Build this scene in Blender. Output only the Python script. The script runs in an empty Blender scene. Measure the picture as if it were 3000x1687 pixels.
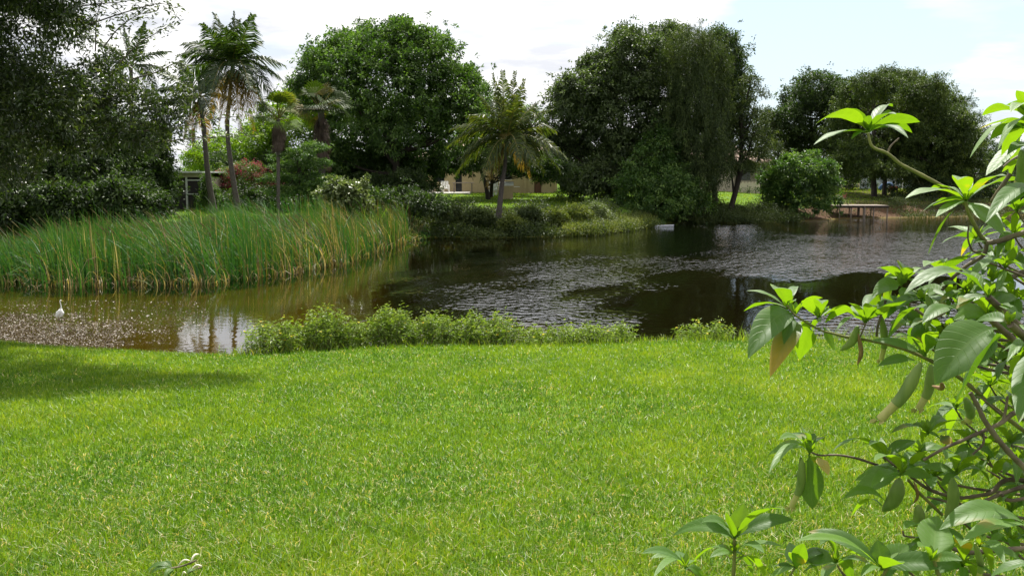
import bpy, math, random
import numpy as np
from mathutils import Vector

rng = np.random.default_rng(7)
random.seed(7)
SC = bpy.context.scene
COL = SC.collection

# ------------------------------------------------------------------ camera
F = 2917.0                       # focal length in photo pixels (3000 wide)
TH = math.atan(331.5 / F)        # downward tilt
EYE = 3.0                        # eye height over the lake level (z = 0)
CT, ST = math.cos(TH), math.sin(TH)
cam_d = bpy.data.cameras.new('camera'); cam = bpy.data.objects.new('camera', cam_d)
COL.objects.link(cam); SC.camera = cam
cam_d.sensor_width = 36; cam_d.lens = 36 * F / 3000.0
cam_d.clip_start = 0.05; cam_d.clip_end = 3000
cam.location = (0, 0, EYE); cam.rotation_euler = (math.radians(90) - TH, 0, 0)

def P(u, v, y):
    """world point on the sight line of photo pixel (u, v) at depth y"""
    a = (u - 1500) / F; b = (843.5 - v) / F
    t = y / (CT + b * ST)
    return np.array([a * t, y, EYE + t * (b * CT - ST)])

def PZ(u, v, z=0.0):
    a = (u - 1500) / F; b = (843.5 - v) / F
    k = b * CT - ST
    t = (z - EYE) / k
    return np.array([a * t, t * (CT + b * ST), z])

K = 3000 / 2576.0                # second pixel scale used for the far things
def Q(u, v, y): return P(u * K, v * K, y)

# ------------------------------------------------------------------ terrain
_crest = [PZ(u * K, v * K, 0.42) for u, v in
          [(-400, 846), (0, 860), (100, 876), (300, 888), (450, 893), (600, 894), (800, 886), (1000, 878),
           (1200, 873), (1500, 867), (1800, 861), (2200, 856), (2600, 850)]]
CX = np.array([-60, -30] + [p[0] for p in _crest] + [30, 200]); CY = np.array([22, 20.5] + [p[1] for p in _crest] + [15.5, 12])
FX = np.array([-70, -30, -14, -9, -6, -4.5, .2, 4.2, 7.8, 10.3, 15.3, 17.8, 22.7, 31.7, 38.6, 80, 300.])
FY = np.array([25, 33, 35, 38, 43, 47.8, 47.5, 50, 57.5, 62.6, 62.6, 63.6, 68.3, 71.5, 75, 82, 85.])

def sm(t):
    t = np.clip(t, 0, 1); return t * t * (3 - 2 * t)

def ground_z(x, y):
    x = np.asarray(x, float); y = np.asarray(y, float)
    yc = np.interp(x, CX, CY); yf = np.interp(x, FX, FY)
    t = yc - y
    near = np.where(t >= 0, 0.42 + 0.98 * np.clip(t / 12.0, 0, 1.4) ** 0.95,
                    np.where(t > -1.9, 0.42 + t * 0.27, np.maximum(-0.09 + (t + 1.9) * np.where(x < -2, .016 + .039 * sm((x + 5) / 3), 0.055 + .06 * sm(x / 4)), -1.4)))
    s = y - yf
    far = np.where(s < 0, np.maximum(s * 0.32, -1.5),
                   np.where(s < 5, 1.0 * sm(s / 5 * .9 + .0) / sm(.9), 1.0 + 0.55 * sm((s - 5) / 22)))
    mid = (yc + yf) / 2
    z = np.maximum(near, far)
    land = z > 0.3
    z = z + np.where(land, 0.02 * np.sin(x * 1.3 + y * .7) + .015 * np.sin(x * .43 - y * 1.1), 0)
    return z

def gz(x, y): return float(ground_z(x, y))

def ray_ground(u, v):
    """first point of the ground (or water) under photo pixel"""
    for y in np.arange(1.5, 160, 0.02 if v > 900 else .1):
        p = P(u, v, y)
        if p[2] <= max(gz(p[0], p[1]), 0.0): return p
    return P(u, v, 100)

# ------------------------------------------------------------------ mesh helpers
class MB:
    def __init__(s): s.v = []; s.f = []; s.n = 0; s.r = []; s.uv = []
    def add(s, verts, faces, rnd=None, uv=None):
        verts = np.asarray(verts, np.float32).reshape(-1, 3); faces = np.asarray(faces, np.int64)
        if len(faces) == 0: return
        s.v.append(verts); s.f.append(faces + s.n); s.n += len(verts)
        k = len(faces)
        s.r.append(np.full(k, .5, np.float32) if rnd is None else np.broadcast_to(np.asarray(rnd, np.float32), (k,)))
        s.uv.append(np.zeros((len(verts), 2), np.float32) if uv is None else np.asarray(uv, np.float32))
    def build(s, name, mat, parent=None, smooth=False, loc=None, use_uv=False):
        me = bpy.data.meshes.new(name)
        V = np.concatenate(s.v) if s.v else np.zeros((0, 3), np.float32)
        off = np.zeros(3, np.float32)
        ob = bpy.data.objects.new(name, me)
        if parent is not None:
            off = np.array(parent.get('_o', (0, 0, 0)), np.float32)
        elif loc is not None:
            off = np.array(loc, np.float32); ob.location = loc
        V = V - off
        me.vertices.add(len(V)); me.vertices.foreach_set('co', V.astype(np.float32).ravel())
        loops = np.concatenate([f.ravel() for f in s.f]); cnt = np.concatenate([np.full(len(f), f.shape[1]) for f in s.f])
        me.loops.add(len(loops)); me.loops.foreach_set('vertex_index', loops.astype(np.int32))
        me.polygons.add(len(cnt)); st = np.concatenate([[0], np.cumsum(cnt)[:-1]])
        me.polygons.foreach_set('loop_start', st.astype(np.int32)); me.polygons.foreach_set('loop_total', cnt.astype(np.int32))
        me.polygons.foreach_set('use_smooth', np.full(len(cnt), bool(smooth)))
        a = me.attributes.new('rnd', 'FLOAT', 'FACE'); a.data.foreach_set('value', np.concatenate(s.r).astype(np.float32))
        if use_uv:
            UV = np.concatenate(s.uv)
            l = me.uv_layers.new(name='UVMap'); l.data.foreach_set('uv', UV[loops].astype(np.float32).ravel())
        me.update(calc_edges=True)
        me.materials.append(mat)
        COL.objects.link(ob)
        if parent is not None: ob.parent = parent
        return ob

def box(mb, x0, x1, y0, y1, z0, z1, rnd=.5, M=None):
    v = np.array([[x, y, z] for z in (z0, z1) for y in (y0, y1) for x in (x0, x1)], float)
    if M is not None: v = M(v)
    mb.add(v, [[0, 2, 3, 1], [4, 5, 7, 6], [0, 1, 5, 4], [2, 6, 7, 3], [0, 4, 6, 2], [1, 3, 7, 5]], rnd)

def tube(mb, pts, rad, n=7, rnd=.5, cap=True):
    pts = np.asarray(pts, float); rad = np.broadcast_to(np.asarray(rad, float), (len(pts),))
    T = np.gradient(pts, axis=0); T /= np.linalg.norm(T, axis=1)[:, None] + 1e-9
    ref = np.array([0, 0, 1.]) if abs(T[0][2]) < .9 else np.array([1., 0, 0])
    V = []; a = np.arange(n) * 2 * math.pi / n
    X = np.cross(ref, T[0]); X /= np.linalg.norm(X)
    for i in range(len(pts)):
        X = X - T[i] * np.dot(X, T[i]); X /= np.linalg.norm(X) + 1e-9
        Y = np.cross(T[i], X)
        V.append(pts[i] + rad[i] * (np.cos(a)[:, None] * X + np.sin(a)[:, None] * Y))
    V = np.concatenate(V); m = len(pts)
    i, j = np.meshgrid(np.arange(m - 1), np.arange(n), indexing='ij'); i = i.ravel(); j = j.ravel(); k = (j + 1) % n
    fc = np.stack([i * n + j, i * n + k, (i + 1) * n + k, (i + 1) * n + j], 1)
    uv = np.stack([np.tile(np.arange(n) / n, m), np.repeat(np.linspace(0, 1, m), n)], 1)
    mb.add(V, fc, rnd, uv)
    if cap:
        mb.add(np.concatenate([V[-n:], pts[-1:] + T[-1] * rad[-1] * .4]), [[q, (q + 1) % n, n] for q in range(n)], rnd)
        mb.add(np.concatenate([V[:n], pts[:1]]), [[(q + 1) % n, q, n] for q in range(n)], rnd)

def spline(pts, n=6):
    """Catmull-Rom through the given points"""
    p = np.asarray(pts, float)
    if len(p) < 3: return np.array([p[0] + (p[1] - p[0]) * t for t in np.linspace(0, 1, n + 1)])
    q = np.concatenate([[2 * p[0] - p[1]], p, [2 * p[-1] - p[-2]]]); out = []
    for i in range(1, len(q) - 2):
        for t in np.arange(n) / n:
            out.append(.5 * (2 * q[i] + (q[i + 1] - q[i - 1]) * t + (2 * q[i - 1] - 5 * q[i] + 4 * q[i + 1] - q[i + 2]) * t * t
                             + (3 * q[i] - q[i - 1] - 3 * q[i + 1] + q[i + 2]) * t ** 3))
    out.append(p[-1]); return np.array(out)

def nrm(a): return a / (np.linalg.norm(a, axis=-1, keepdims=True) + 1e-9)

def tag(o, label=None, cat=None, group=None, kind=None):
    if label: o['label'] = label
    if cat: o['category'] = cat
    if group: o['group'] = group
    if kind: o['kind'] = kind
    return o

def thing(name, loc, label, cat, group=None):
    o = bpy.data.objects.new(name, None); COL.objects.link(o); o.location = tuple(loc)
    o.empty_display_size = .2
    o['_o'] = [float(c) for c in loc]
    return tag(o, label, cat, group)

# ------------------------------------------------------------------ materials
def newmat(name):
    m = bpy.data.materials.new(name); m.use_nodes = True; nt = m.node_tree
    for n in list(nt.nodes): nt.nodes.remove(n)
    out = nt.nodes.new('ShaderNodeOutputMaterial')
    return m, nt, out
def N(nt, t, **kw):
    n = nt.nodes.new(t)
    for k, v in kw.items():
        if k.startswith('_'): setattr(n, k[1:], v)
        else: n.inputs[k.replace('__', ' ')].default_value = v
    return n
def ramp(nt, fac, stops):
    r = nt.nodes.new('ShaderNodeValToRGB'); e = r.color_ramp.elements
    while len(e) < len(stops): e.new(.5)
    for i, (p, c) in enumerate(stops): e[i].position = p; e[i].color = (*c, 1)
    nt.links.new(fac, r.inputs[0]); return r.outputs[0]
def mixc(nt, fac, a, b, mode='MIX'):
    m = nt.nodes.new('ShaderNodeMix'); m.data_type = 'RGBA'; m.blend_type = mode
    for s, v in ((0, fac), (6, a), (7, b)):
        if hasattr(v, 'is_output'): nt.links.new(v, m.inputs[s])
        else: m.inputs[s].default_value = v if s == 0 else (*v, 1)
    return m.outputs[2]

def leafmat(name, stops, trans=.35, tcol=(1.3, 1.5, .5), rough=.45, spec=.5):
    """leaf surface: colour varies leaf by leaf, light passes through the blade"""
    m, nt, out = newmat(name)
    if name.startswith('leaf_') and 'pale' not in name: stops = [(p, tuple(v * (1.1, 1.32)[p > .3] for v in c)) for p, c in stops]
    at = N(nt, 'ShaderNodeAttribute', _attribute_name='rnd')
    c = ramp(nt, at.outputs['Fac'], stops)
    pr = N(nt, 'ShaderNodeBsdfPrincipled', Roughness=rough); nt.links.new(c, pr.inputs['Base Color'])
    pr.inputs['Specular IOR Level'].default_value = spec
    tr = N(nt, 'ShaderNodeBsdfTranslucent')
    tc = mixc(nt, 1.0, c, tcol, 'MULTIPLY'); nt.links.new(tc, tr.inputs[0])
    mx = N(nt, 'ShaderNodeMixShader'); mx.inputs[0].default_value = trans
    nt.links.new(pr.outputs[0], mx.inputs[1]); nt.links.new(tr.outputs[0], mx.inputs[2])
    nt.links.new(mx.outputs[0], out.inputs[0]); return m

def noisemat(name, stops, scale=4, rough=.85, spec=.3, bump=.3, detail=6, stretch=(1, 1, 1), bdist=.02):
    m, nt, out = newmat(name)
    tc = N(nt, 'ShaderNodeTexCoord'); mp = N(nt, 'ShaderNodeMapping'); mp.inputs['Scale'].default_value = stretch
    nt.links.new(tc.outputs['Object'], mp.inputs[0])
    no = N(nt, 'ShaderNodeTexNoise', Scale=scale, Detail=detail); nt.links.new(mp.outputs[0], no.inputs[0])
    c = ramp(nt, no.outputs[0], stops)
    pr = N(nt, 'ShaderNodeBsdfPrincipled', Roughness=rough); nt.links.new(c, pr.inputs['Base Color'])
    pr.inputs['Specular IOR Level'].default_value = spec
    if bump:
        b = N(nt, 'ShaderNodeBump', Strength=bump, Distance=bdist); nt.links.new(no.outputs[0], b.inputs['Height'])
        nt.links.new(b.outputs[0], pr.inputs['Normal'])
    nt.links.new(pr.outputs[0], out.inputs[0]); return m

BARK = noisemat('grey_bark', [(.3, (.045, .036, .03)), (.7, (.12, .10, .085))], 9, stretch=(1, 1, .25), bump=.6, bdist=.05)
BARKD = noisemat('dark_bark', [(.3, (.018, .014, .011)), (.7, (.05, .04, .03))], 9, stretch=(1, 1, .25), bump=.6, bdist=.05)
PALMBARK = noisemat('palm_bark', [(.3, (.05, .042, .037)), (.7, (.115, .098, .088))], 14, stretch=(1, 1, 3), bump=.6, bdist=.03)
# ------------------------------------------------------------------ ground sheet
xs = np.concatenate([np.linspace(-900, -70, 14)[:-1], np.arange(-70, -30, 2.), np.arange(-30, 45, .45), np.arange(45, 110, 2.), np.linspace(110, 900, 13)])
ys = np.concatenate([np.linspace(-300, -6, 8)[:-1], np.arange(-6, 12, .5), np.arange(12, 24, .22), np.arange(24, 90, .5), np.arange(90, 150, 3.), np.linspace(150, 1500, 14)])
GX, GY = np.meshgrid(xs, ys)
GZ = ground_z(GX, GY)
nx, ny = len(xs), len(ys)
i, j = np.meshgrid(np.arange(ny - 1), np.arange(nx - 1), indexing='ij'); i = i.ravel(); j = j.ravel()
mb = MB(); mb.add(np.stack([GX.ravel(), GY.ravel(), GZ.ravel()], 1), np.stack([i * nx + j, i * nx + j + 1, (i + 1) * nx + j + 1, (i + 1) * nx + j], 1))

m, nt, out = newmat('ground')
tc = N(nt, 'ShaderNodeTexCoord')
n1 = N(nt, 'ShaderNodeTexNoise', Scale=.35, Detail=6); nt.links.new(tc.outputs['Object'], n1.inputs[0])
n2 = N(nt, 'ShaderNodeTexNoise', Scale=14, Detail=5); nt.links.new(tc.outputs['Object'], n2.inputs[0])
grass = mixc(nt, n1.outputs[0], (.06, .14, .008), (.12, .21, .014))
grass = mixc(nt, .35, grass, ramp(nt, n2.outputs[0], [(.35, (.015, .03, .006)), (.65, (.09, .13, .022))]))
shaded_soil = ramp(nt, n2.outputs[0], [(.3, (.035, .02, .011)), (.7, (.10, .055, .028))])  # earth brown, darkened to stand in for tree shade on the bank
silt = ramp(nt, n1.outputs[0], [(.3, (.12, .10, .026)), (.7, (.21, .17, .048))])
deep = (.006, .006, .003)  # bed colour painted dark with depth, for light lost in murky water
at = N(nt, 'ShaderNodeAttribute', _attribute_name='shaded_soil')
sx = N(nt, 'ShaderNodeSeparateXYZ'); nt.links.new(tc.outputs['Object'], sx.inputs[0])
c = mixc(nt, at.outputs['Fac'], grass, shaded_soil)
mr = N(nt, 'ShaderNodeMapRange'); mr.inputs[1].default_value = .06; mr.inputs[2].default_value = -.02
nt.links.new(sx.outputs[2], mr.inputs[0]); c = mixc(nt, mr.outputs[0], c, silt)
mr2 = N(nt, 'ShaderNodeMapRange'); mr2.inputs[1].default_value = -.13; mr2.inputs[2].default_value = -.55
nt.links.new(sx.outputs[2], mr2.inputs[0]); c = mixc(nt, mr2.outputs[0], c, deep)
pr = N(nt, 'ShaderNodeBsdfPrincipled', Roughness=.95); pr.inputs['Specular IOR Level'].default_value = .1
nt.links.new(c, pr.inputs['Base Color'])
b = N(nt, 'ShaderNodeBump', Strength=.5, Distance=.03); nt.links.new(n2.outputs[0], b.inputs['Height']); nt.links.new(b.outputs[0], pr.inputs['Normal'])
nt.links.new(pr.outputs[0], out.inputs[0])
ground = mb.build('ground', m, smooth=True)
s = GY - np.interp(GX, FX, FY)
shaded_soil_f = np.where((GX > 19) & (s > -1) & (s < 3.6), 1.0, 0) + np.where((GX < -4.8) & (s > -8) & (s < 4), .6, 0) + np.where((GX > 24) & (s > 3.5), .8, 0)  # last term: leaf litter, its dark brown also painting in the tree shade
a = ground.data.attributes.new('shaded_soil', 'FLOAT', 'POINT'); a.data.foreach_set('value', np.clip(shaded_soil_f, 0, 1).astype(np.float32).ravel())
tag(ground, kind='structure')

# ------------------------------------------------------------------ lake water
def poly_dist(px, py, poly):
    """signed distance, positive inside"""
    n = len(poly); inside = np.zeros(px.shape, bool); d = np.full(px.shape, 1e9)
    for k in range(n):
        (x0, y0), (x1, y1) = poly[k], poly[(k + 1) % n]
        c = ((y0 > py) != (y1 > py)) & (px < (x1 - x0) * (py - y0) / (y1 - y0 + 1e-12) + x0); inside ^= c
        t = np.clip(((px - x0) * (x1 - x0) + (py - y0) * (y1 - y0)) / ((x1 - x0) ** 2 + (y1 - y0) ** 2 + 1e-12), 0, 1)
        d = np.minimum(d, np.hypot(px - x0 - t * (x1 - x0), py - y0 - t * (y1 - y0)))
    return np.where(inside, d, -d)
wx = np.concatenate([np.arange(-62, -20, 2.), np.arange(-20, 45, .3), np.arange(45, 260, 5.)]); wy = np.concatenate([np.arange(11, 30, .2), np.arange(30, 90, .45)])
WX, WY = np.meshgrid(wx, wy)
rp1 = [PZ(u, v)[:2] for u, v in [(1360, 930), (1330, 860), (1440, 790), (1600, 735), (1900, 740), (2150, 690), (2450, 668), (3100, 655), (3600, 650), (3600, 800), (2600, 800), (2100, 803), (1880, 815), (1770, 845), (1710, 890), (1650, 950), (1500, 990), (1300, 980)]]
rp2 = [PZ(u, v)[:2] for u, v in [(2200, 1030), (2250, 965), (2330, 915), (2600, 890), (3600, 850), (3600, 1040)]]
jit = .5 * np.sin(WX * 1.1 + WY * .6) + .4 * np.sin(WX * 2.3 - WY * 1.7)
rip = sm((poly_dist(WX, WY, rp1) + jit * 1.6 + 2.4) / np.clip(WY * .2, 3, 11)) + sm((poly_dist(WX, WY, rp2) + .6 * jit + .5) / 1.8)
weak = sm((WY - 30) / 14) * .32 * sm((WX + 1) / 7)
rip = np.clip(np.maximum(rip, weak), 0, 1)
nx, ny = len(wx), len(wy)
i, j = np.meshgrid(np.arange(ny - 1), np.arange(nx - 1), indexing='ij'); i = i.ravel(); j = j.ravel()
mb = MB(); mb.add(np.stack([WX.ravel(), WY.ravel(), 0 * WX.ravel()], 1), np.stack([i * nx + j, i * nx + j + 1, (i + 1) * nx + j + 1, (i + 1) * nx + j], 1))
m, nt, out = newmat('lake_water')
tc = N(nt, 'ShaderNodeTexCoord'); mp = N(nt, 'ShaderNodeMapping'); mp.inputs['Scale'].default_value = (1, .75, 1); mp.inputs['Rotation'].default_value = (0, 0, .2)
nt.links.new(tc.outputs['Object'], mp.inputs[0])
na = N(nt, 'ShaderNodeTexNoise', Scale=4.6, Detail=1.5, Roughness=.5); nt.links.new(mp.outputs[0], na.inputs[0])
nb = N(nt, 'ShaderNodeTexNoise', Scale=1.1, Detail=2); nt.links.new(mp.outputs[0], nb.inputs[0])
at0 = N(nt, 'ShaderNodeAttribute', _attribute_name='ripple')
nw = N(nt, 'ShaderNodeTexNoise', Scale=.22, Detail=5); nt.links.new(mp.outputs[0], nw.inputs[0])
nwm = N(nt, 'ShaderNodeMapRange'); nwm.inputs[1].default_value = .32; nwm.inputs[2].default_value = .62; nwm.inputs[3].default_value = .62; nwm.inputs[4].default_value = 1.15; nt.links.new(nw.outputs[0], nwm.inputs[0])
at = N(nt, 'ShaderNodeMath', _operation='MULTIPLY'); nt.links.new(at0.outputs['Fac'], at.inputs[0]); nt.links.new(nwm.outputs[0], at.inputs[1])
ad = N(nt, 'ShaderNodeMath', _operation='MULTIPLY_ADD'); ad.inputs[1].default_value = .45; nt.links.new(nb.outputs[0], ad.inputs[0]); nt.links.new(na.outputs[0], ad.inputs[2])
hm = N(nt, 'ShaderNodeMath', _operation='MULTIPLY_ADD'); hm.inputs[1].default_value = 1.0; hm.inputs[2].default_value = .022
nt.links.new(at.outputs[0], hm.inputs[0])
hh = N(nt, 'ShaderNodeMath', _operation='MULTIPLY'); nt.links.new(ad.outputs[0], hh.inputs[0]); nt.links.new(hm.outputs[0], hh.inputs[1])
bp = N(nt, 'ShaderNodeBump', Strength=1.0, Distance=.12); nt.links.new(hh.outputs[0], bp.inputs['Height'])
gl = N(nt, 'ShaderNodeBsdfGlossy', Roughness=.03); gl.inputs[0].default_value = (.93, .95, 1, 1)
nt.links.new(bp.outputs[0], gl.inputs['Normal'])
tr = N(nt, 'ShaderNodeBsdfTransparent'); tr.inputs[0].default_value = (.50, .45, .20, 1)
fr = N(nt, 'ShaderNodeFresnel', IOR=1.45); nt.links.new(bp.outputs[0], fr.inputs['Normal'])
mx = N(nt, 'ShaderNodeMixShader'); nt.links.new(fr.outputs[0], mx.inputs[0]); nt.links.new(tr.outputs[0], mx.inputs[1]); nt.links.new(gl.outputs[0], mx.inputs[2])
nt.links.new(mx.outputs[0], out.inputs[0])
water = mb.build('lake_water', m, smooth=True)
a = water.data.attributes.new('ripple', 'FLOAT', 'POINT'); a.data.foreach_set('value', rip.astype(np.float32).ravel())
tag(water, kind='structure')

# ------------------------------------------------------------------ lawn grass, blade by blade
def blades(mb, x, y, z, L, W, lean, laz, rnd, yaw=None, seg=2):
    n = len(x)
    yaw = rng.uniform(0, math.pi, n) if yaw is None else yaw
    sx, sy = np.cos(yaw) * W / 2, np.sin(yaw) * W / 2
    dx, dy = np.cos(laz), np.sin(laz)
    rows = []
    for k in range(seg + 1):
        t = k / seg
        w = (1 - t ** 1.6) if k < seg else 0
        bend = lean * t ** 1.8
        hx = x + dx * np.sin(bend) * L * t; hy = y + dy * np.sin(bend) * L * t; hz = z + np.cos(bend * .8) * L * t
        if k < seg:
            rows.append(np.stack([hx - sx * w, hy - sy * w, hz], 1)); rows.append(np.stack([hx + sx * w, hy + sy * w, hz], 1))
        else: rows.append(np.stack([hx, hy, hz], 1))
    V = np.stack(rows, 1)                     # n, 2*seg+1, 3
    m = V.shape[1]; base = (np.arange(n) * m)[:, None]
    off = mb.n
    q = [base + np.array([[2 * k, 2 * k + 1, 2 * k + 3, 2 * k + 2]]) for k in range(seg - 1)]
    mb.v.append(V.reshape(-1, 3).astype(np.float32)); mb.uv.append(np.zeros((n * m, 2), np.float32)); mb.n += n * m
    for a_ in q: mb.f.append(a_ + off); mb.r.append(rnd.astype(np.float32))
    mb.f.append(base + np.array([[2 * seg - 2, 2 * seg - 1, 2 * seg]]) + off); mb.r.append(rnd.astype(np.float32))

def lowfreq(x, y):
    return (.5 + .22 * np.sin(x * .9 + 1.3 * np.sin(y * .5)) + .2 * np.sin(y * 1.7 + x * .6 + 2) + .13 * np.sin(x * 2.9 - y * 2.1))
NG = 520000
d = 3.0 * (19.5 / 3.0) ** (rng.uniform(0, 1, NG) ** .92)
half = .56 * d + 1.2
x = rng.uniform(-1, 1, NG) * half; y = d
yc = np.interp(x, CX, CY)
ok = (y < yc + .55)
x, y, d = x[ok], y[ok], d[ok]; z = ground_z(x, y)
lf = lowfreq(x, y) + .16 * np.sin(x * .37 + 1) * np.sin(y * .55 + 2) - .10
n = len(x)
dry = rng.uniform(0, 1, n) < np.clip(.02 + .06 * (lf < .36) + .10 * np.clip((8 - d) / 4, 0, 1), 0, .4)
rnd = np.where(dry, rng.uniform(.88, 1, n), np.clip(.14 + .42 * lf + .12 * np.sin(x * 6 + 2 * np.sin(y * 4)) * np.sin(y * 5) + rng.normal(0, .17, n), 0, .86))
L = rng.uniform(.035, .085, n) * (.8 + .4 * lf); L = np.where(d > 9, L * 1.1, L)
Wd = .0032 + .00062 * d
Wd = Wd * rng.uniform(.7, 1.3, n)
mb = MB(); blades(mb, x, y, z - .01, L, Wd, np.where(dry, rng.uniform(.6, 1.7, n), rng.uniform(.1, 1.0, n)), rng.uniform(0, 6.28, n), rnd)
GRASS = leafmat('lawn_grass', [(0, (.045, .125, .008)), (.45, (.138, .245, .016)), (.86, (.27, .345, .038)), (.9, (.34, .30, .12)), (1, (.56, .52, .32))], .42, (1.55, 1.4, .4), .45, .3)
lawn = mb.build('lawn_grass', GRASS); tag(lawn, 'short bright green lawn grass on the near bank', 'grass', kind='stuff')

# lawn edge: longer ragged blades along the crest
n = 9000
x = rng.uniform(-16, 16, n); y = np.interp(x, CX, CY) + rng.uniform(-.15, .7, n); z = ground_z(x, y)
mb = MB(); blades(mb, x, y, z - .02, rng.uniform(.06, .17, n) * np.where(x > -4, 1.2, .7), rng.uniform(.008, .014, n), rng.uniform(.1, .9, n), rng.uniform(0, 6.28, n), rng.uniform(.1, .9, n), seg=3)
e = mb.build('edge_grass', GRASS); tag(e, 'ragged taller grass along the top of the near shore', 'grass', kind='stuff')

# far lawns: coarse tufts that show as texture
n = 60000
x = rng.uniform(-16, 46, n); yf = np.interp(x, FX, FY); y = yf + 3 + rng.uniform(0, 1, n) ** .8 * 30
z = ground_z(x, y)
mb = MB(); blades(mb, x, y, z - .02, rng.uniform(.06, .16, n), rng.uniform(.03, .06, n), rng.uniform(.1, .8, n), rng.uniform(0, 6.28, n), np.clip(rng.normal(.45, .2, n), 0, .88))
e = mb.build('far_lawn_grass', GRASS); tag(e, 'grass of the lawns behind the far bank', 'grass', kind='stuff')

# ------------------------------------------------------------------ cattails and reeds in the shallows
CFX = np.array([-40, -14.6, -9.1, -6.9, -5.6, -5.1, -4.3]); CFY = np.array([26., 27.2, 27.3, 30, 33.4, 42, 47.])
n = 26000
x = rng.uniform(-24, -4.75, n)
yf = np.interp(x, CFX, CFY) + .45 * np.sin(x * 1.7) + .25 * np.sin(x * 4.1 + 1); back = np.interp(x, FX, FY) + 1.5
u_ = rng.uniform(0, 1, n) ** 1.25
y = yf + u_ * (back - yf) + rng.normal(0, .35, n)
# thin, irregular stand: keep by clump noise
cl = .5 + .5 * np.sin(x * 2.1 + np.sin(y * 1.7) * 2) * np.sin(y * 1.3 + x * .8)
ok = rng.uniform(0, 1, n) < .45 + .55 * cl
x, y, u_ = x[ok], y[ok], u_[ok]; n = len(x)
z = np.maximum(ground_z(x, y), -.25)
hv = np.sin(x * 1.9 + 1.2 * np.sin(y * .9)) * .5 + np.sin(x * 4.3 + y * 1.6) * .3 + np.sin(x * .8 + 2) * .3
H = 1.62 + .50 * u_ + .26 * hv + rng.normal(0, .26, n)
H = H * np.where(x < -13.4, np.clip(1 - (-13.4 - x) * .17, .6, 1), 1) * np.where(u_ < .06, rng.uniform(.5, 1, n), 1)
H = np.minimum(H, 2.3 - z * .75) * np.where(x > -6, .86, 1)
H = np.where((x < -11.5) & (y > 33), H * .75, H)
dry = rng.uniform(0, 1, n) < .05 + .08 * (x > -7) + .06 * (u_ < .1)
brn = (x > -7.5) & (rng.uniform(0, 1, n) < .35)
rnd = np.where(dry, rng.uniform(.88, 1, n), np.where(brn, rng.uniform(.6, .86, n), np.clip(rng.normal(.35, .2, n), 0, .7)))
mb = MB()
blades(mb, x, y, z, H, rng.uniform(.022, .055, n), np.clip(np.where(x < -10.5, .17, .31) + .24 * np.sin(x * 1.3 + y * .7) + rng.normal(0, .24, n), .02, 1.3) + np.where(rng.uniform(0, 1, n) < .16, rng.uniform(.5, 1.6, n), 0), math.pi + rng.normal(0, .75, n), rnd, yaw=rng.uniform(-1, 1, n), seg=6)
# broken dry blades at the water's edge
n = 1500
x = rng.uniform(-20, -4.7, n); y = np.interp(x, CFX, CFY) + .45 * np.sin(x * 1.7) + .25 * np.sin(x * 4.1 + 1) + rng.uniform(-.6, 1.6, n); z = np.full(n, -.05)
blades(mb, x, y, z, rng.uniform(.15, .8, n), rng.uniform(.014, .03, n), rng.uniform(.5, 2.9, n), rng.uniform(0, 6.28, n), rng.uniform(.86, 1, n), seg=4)
REED = leafmat('reed_blade', [(0, (.016, .072, .016)), (.4, (.038, .118, .022)), (.62, (.07, .13, .024)), (.84, (.12, .095, .03)), (.9, (.17, .12, .06)), (1, (.42, .34, .22))], .34, (1.4, 1.4, .4), .6, .3)
e = mb.build('cattails', REED); tag(e, 'tall green cattails bent by the wind, standing in the shallows at the left', 'reeds', kind='stuff')
# brown seed heads on stalks
mb = MB(); n = 330
for k in range(n):
    xx = rng.uniform(-15, -4.5); f0 = np.interp(xx, CFX, CFY); bk = np.interp(xx, FX, FY) + 1
    yy = f0 + rng.uniform(.1, 1) * (bk - f0); zz = max(gz(xx, yy), -.2); h = rng.uniform(1.6, 2.2) - .4 * max(zz, 0)
    l = rng.uniform(.35, .7)
    p = np.array([[xx - math.sin(l * t) * h * t * .8, yy, zz + h * t * (1 - .12 * t)] for t in (0, .5, .82, .84, .93, .95, 1.0)])
    tube(mb, p, [.006, .006, .006, .013, .013, .004, .002], 4, rng.uniform(0, 1), cap=False)
SEED = leafmat('seed_head', [(0, (.06, .04, .015)), (1, (.14, .12, .04))], .1, (1, 1, 1), .8, .2)
e = mb.build('cattail_heads', SEED); tag(e, 'brown seed heads on stalks above the cattails', 'reeds', kind='stuff')

# floating mat of weed and debris that glitters at the left
WEED = leafmat('floating_weed', [(0, (.06, .042, .02)), (.6, (.15, .11, .07)), (1, (.30, .25, .20))], .1, (1, 1, 1), .5, .5)
n = 46000
uu = rng.uniform(-250, 760, n); vv = rng.uniform(880, 1035, n)
mask = ((uu - 20) / 380) ** 2 + ((vv - 975) / 55) ** 2 + .35 * rng.normal(0, 1, n) + .5 * np.sin(uu / 37. + vv / 9.) * np.sin(vv / 11. - uu / 61.)
ok = mask < 1.0
far_ = rng.uniform(0, 1, n) < .12
ok = ok | (far_ & (vv < 960) & (uu < 620))
pts = np.array([PZ(a_, b_, .006) for a_, b_ in zip(uu[ok], vv[ok])]); n = len(pts)
pts = pts[ground_z(pts[:, 0], pts[:, 1]) < 0]; n = len(pts)
mb = MB(); ang = rng.uniform(0, 6.28, n); L = rng.uniform(.006, .024, n); W = L * rng.uniform(.12, .5, n)
dx = np.stack([np.cos(ang) * L, np.sin(ang) * L, rng.normal(0, .004, n)], 1); dy = np.stack([-np.sin(ang) * W, np.cos(ang) * W, rng.normal(0, .006, n)], 1)
V = np.stack([pts - dx, pts + dy, pts + dx, pts - dy], 1)
mb.add(V.reshape(-1, 3), np.arange(n * 4).reshape(n, 4), rng.uniform(0, 1, n))
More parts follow.
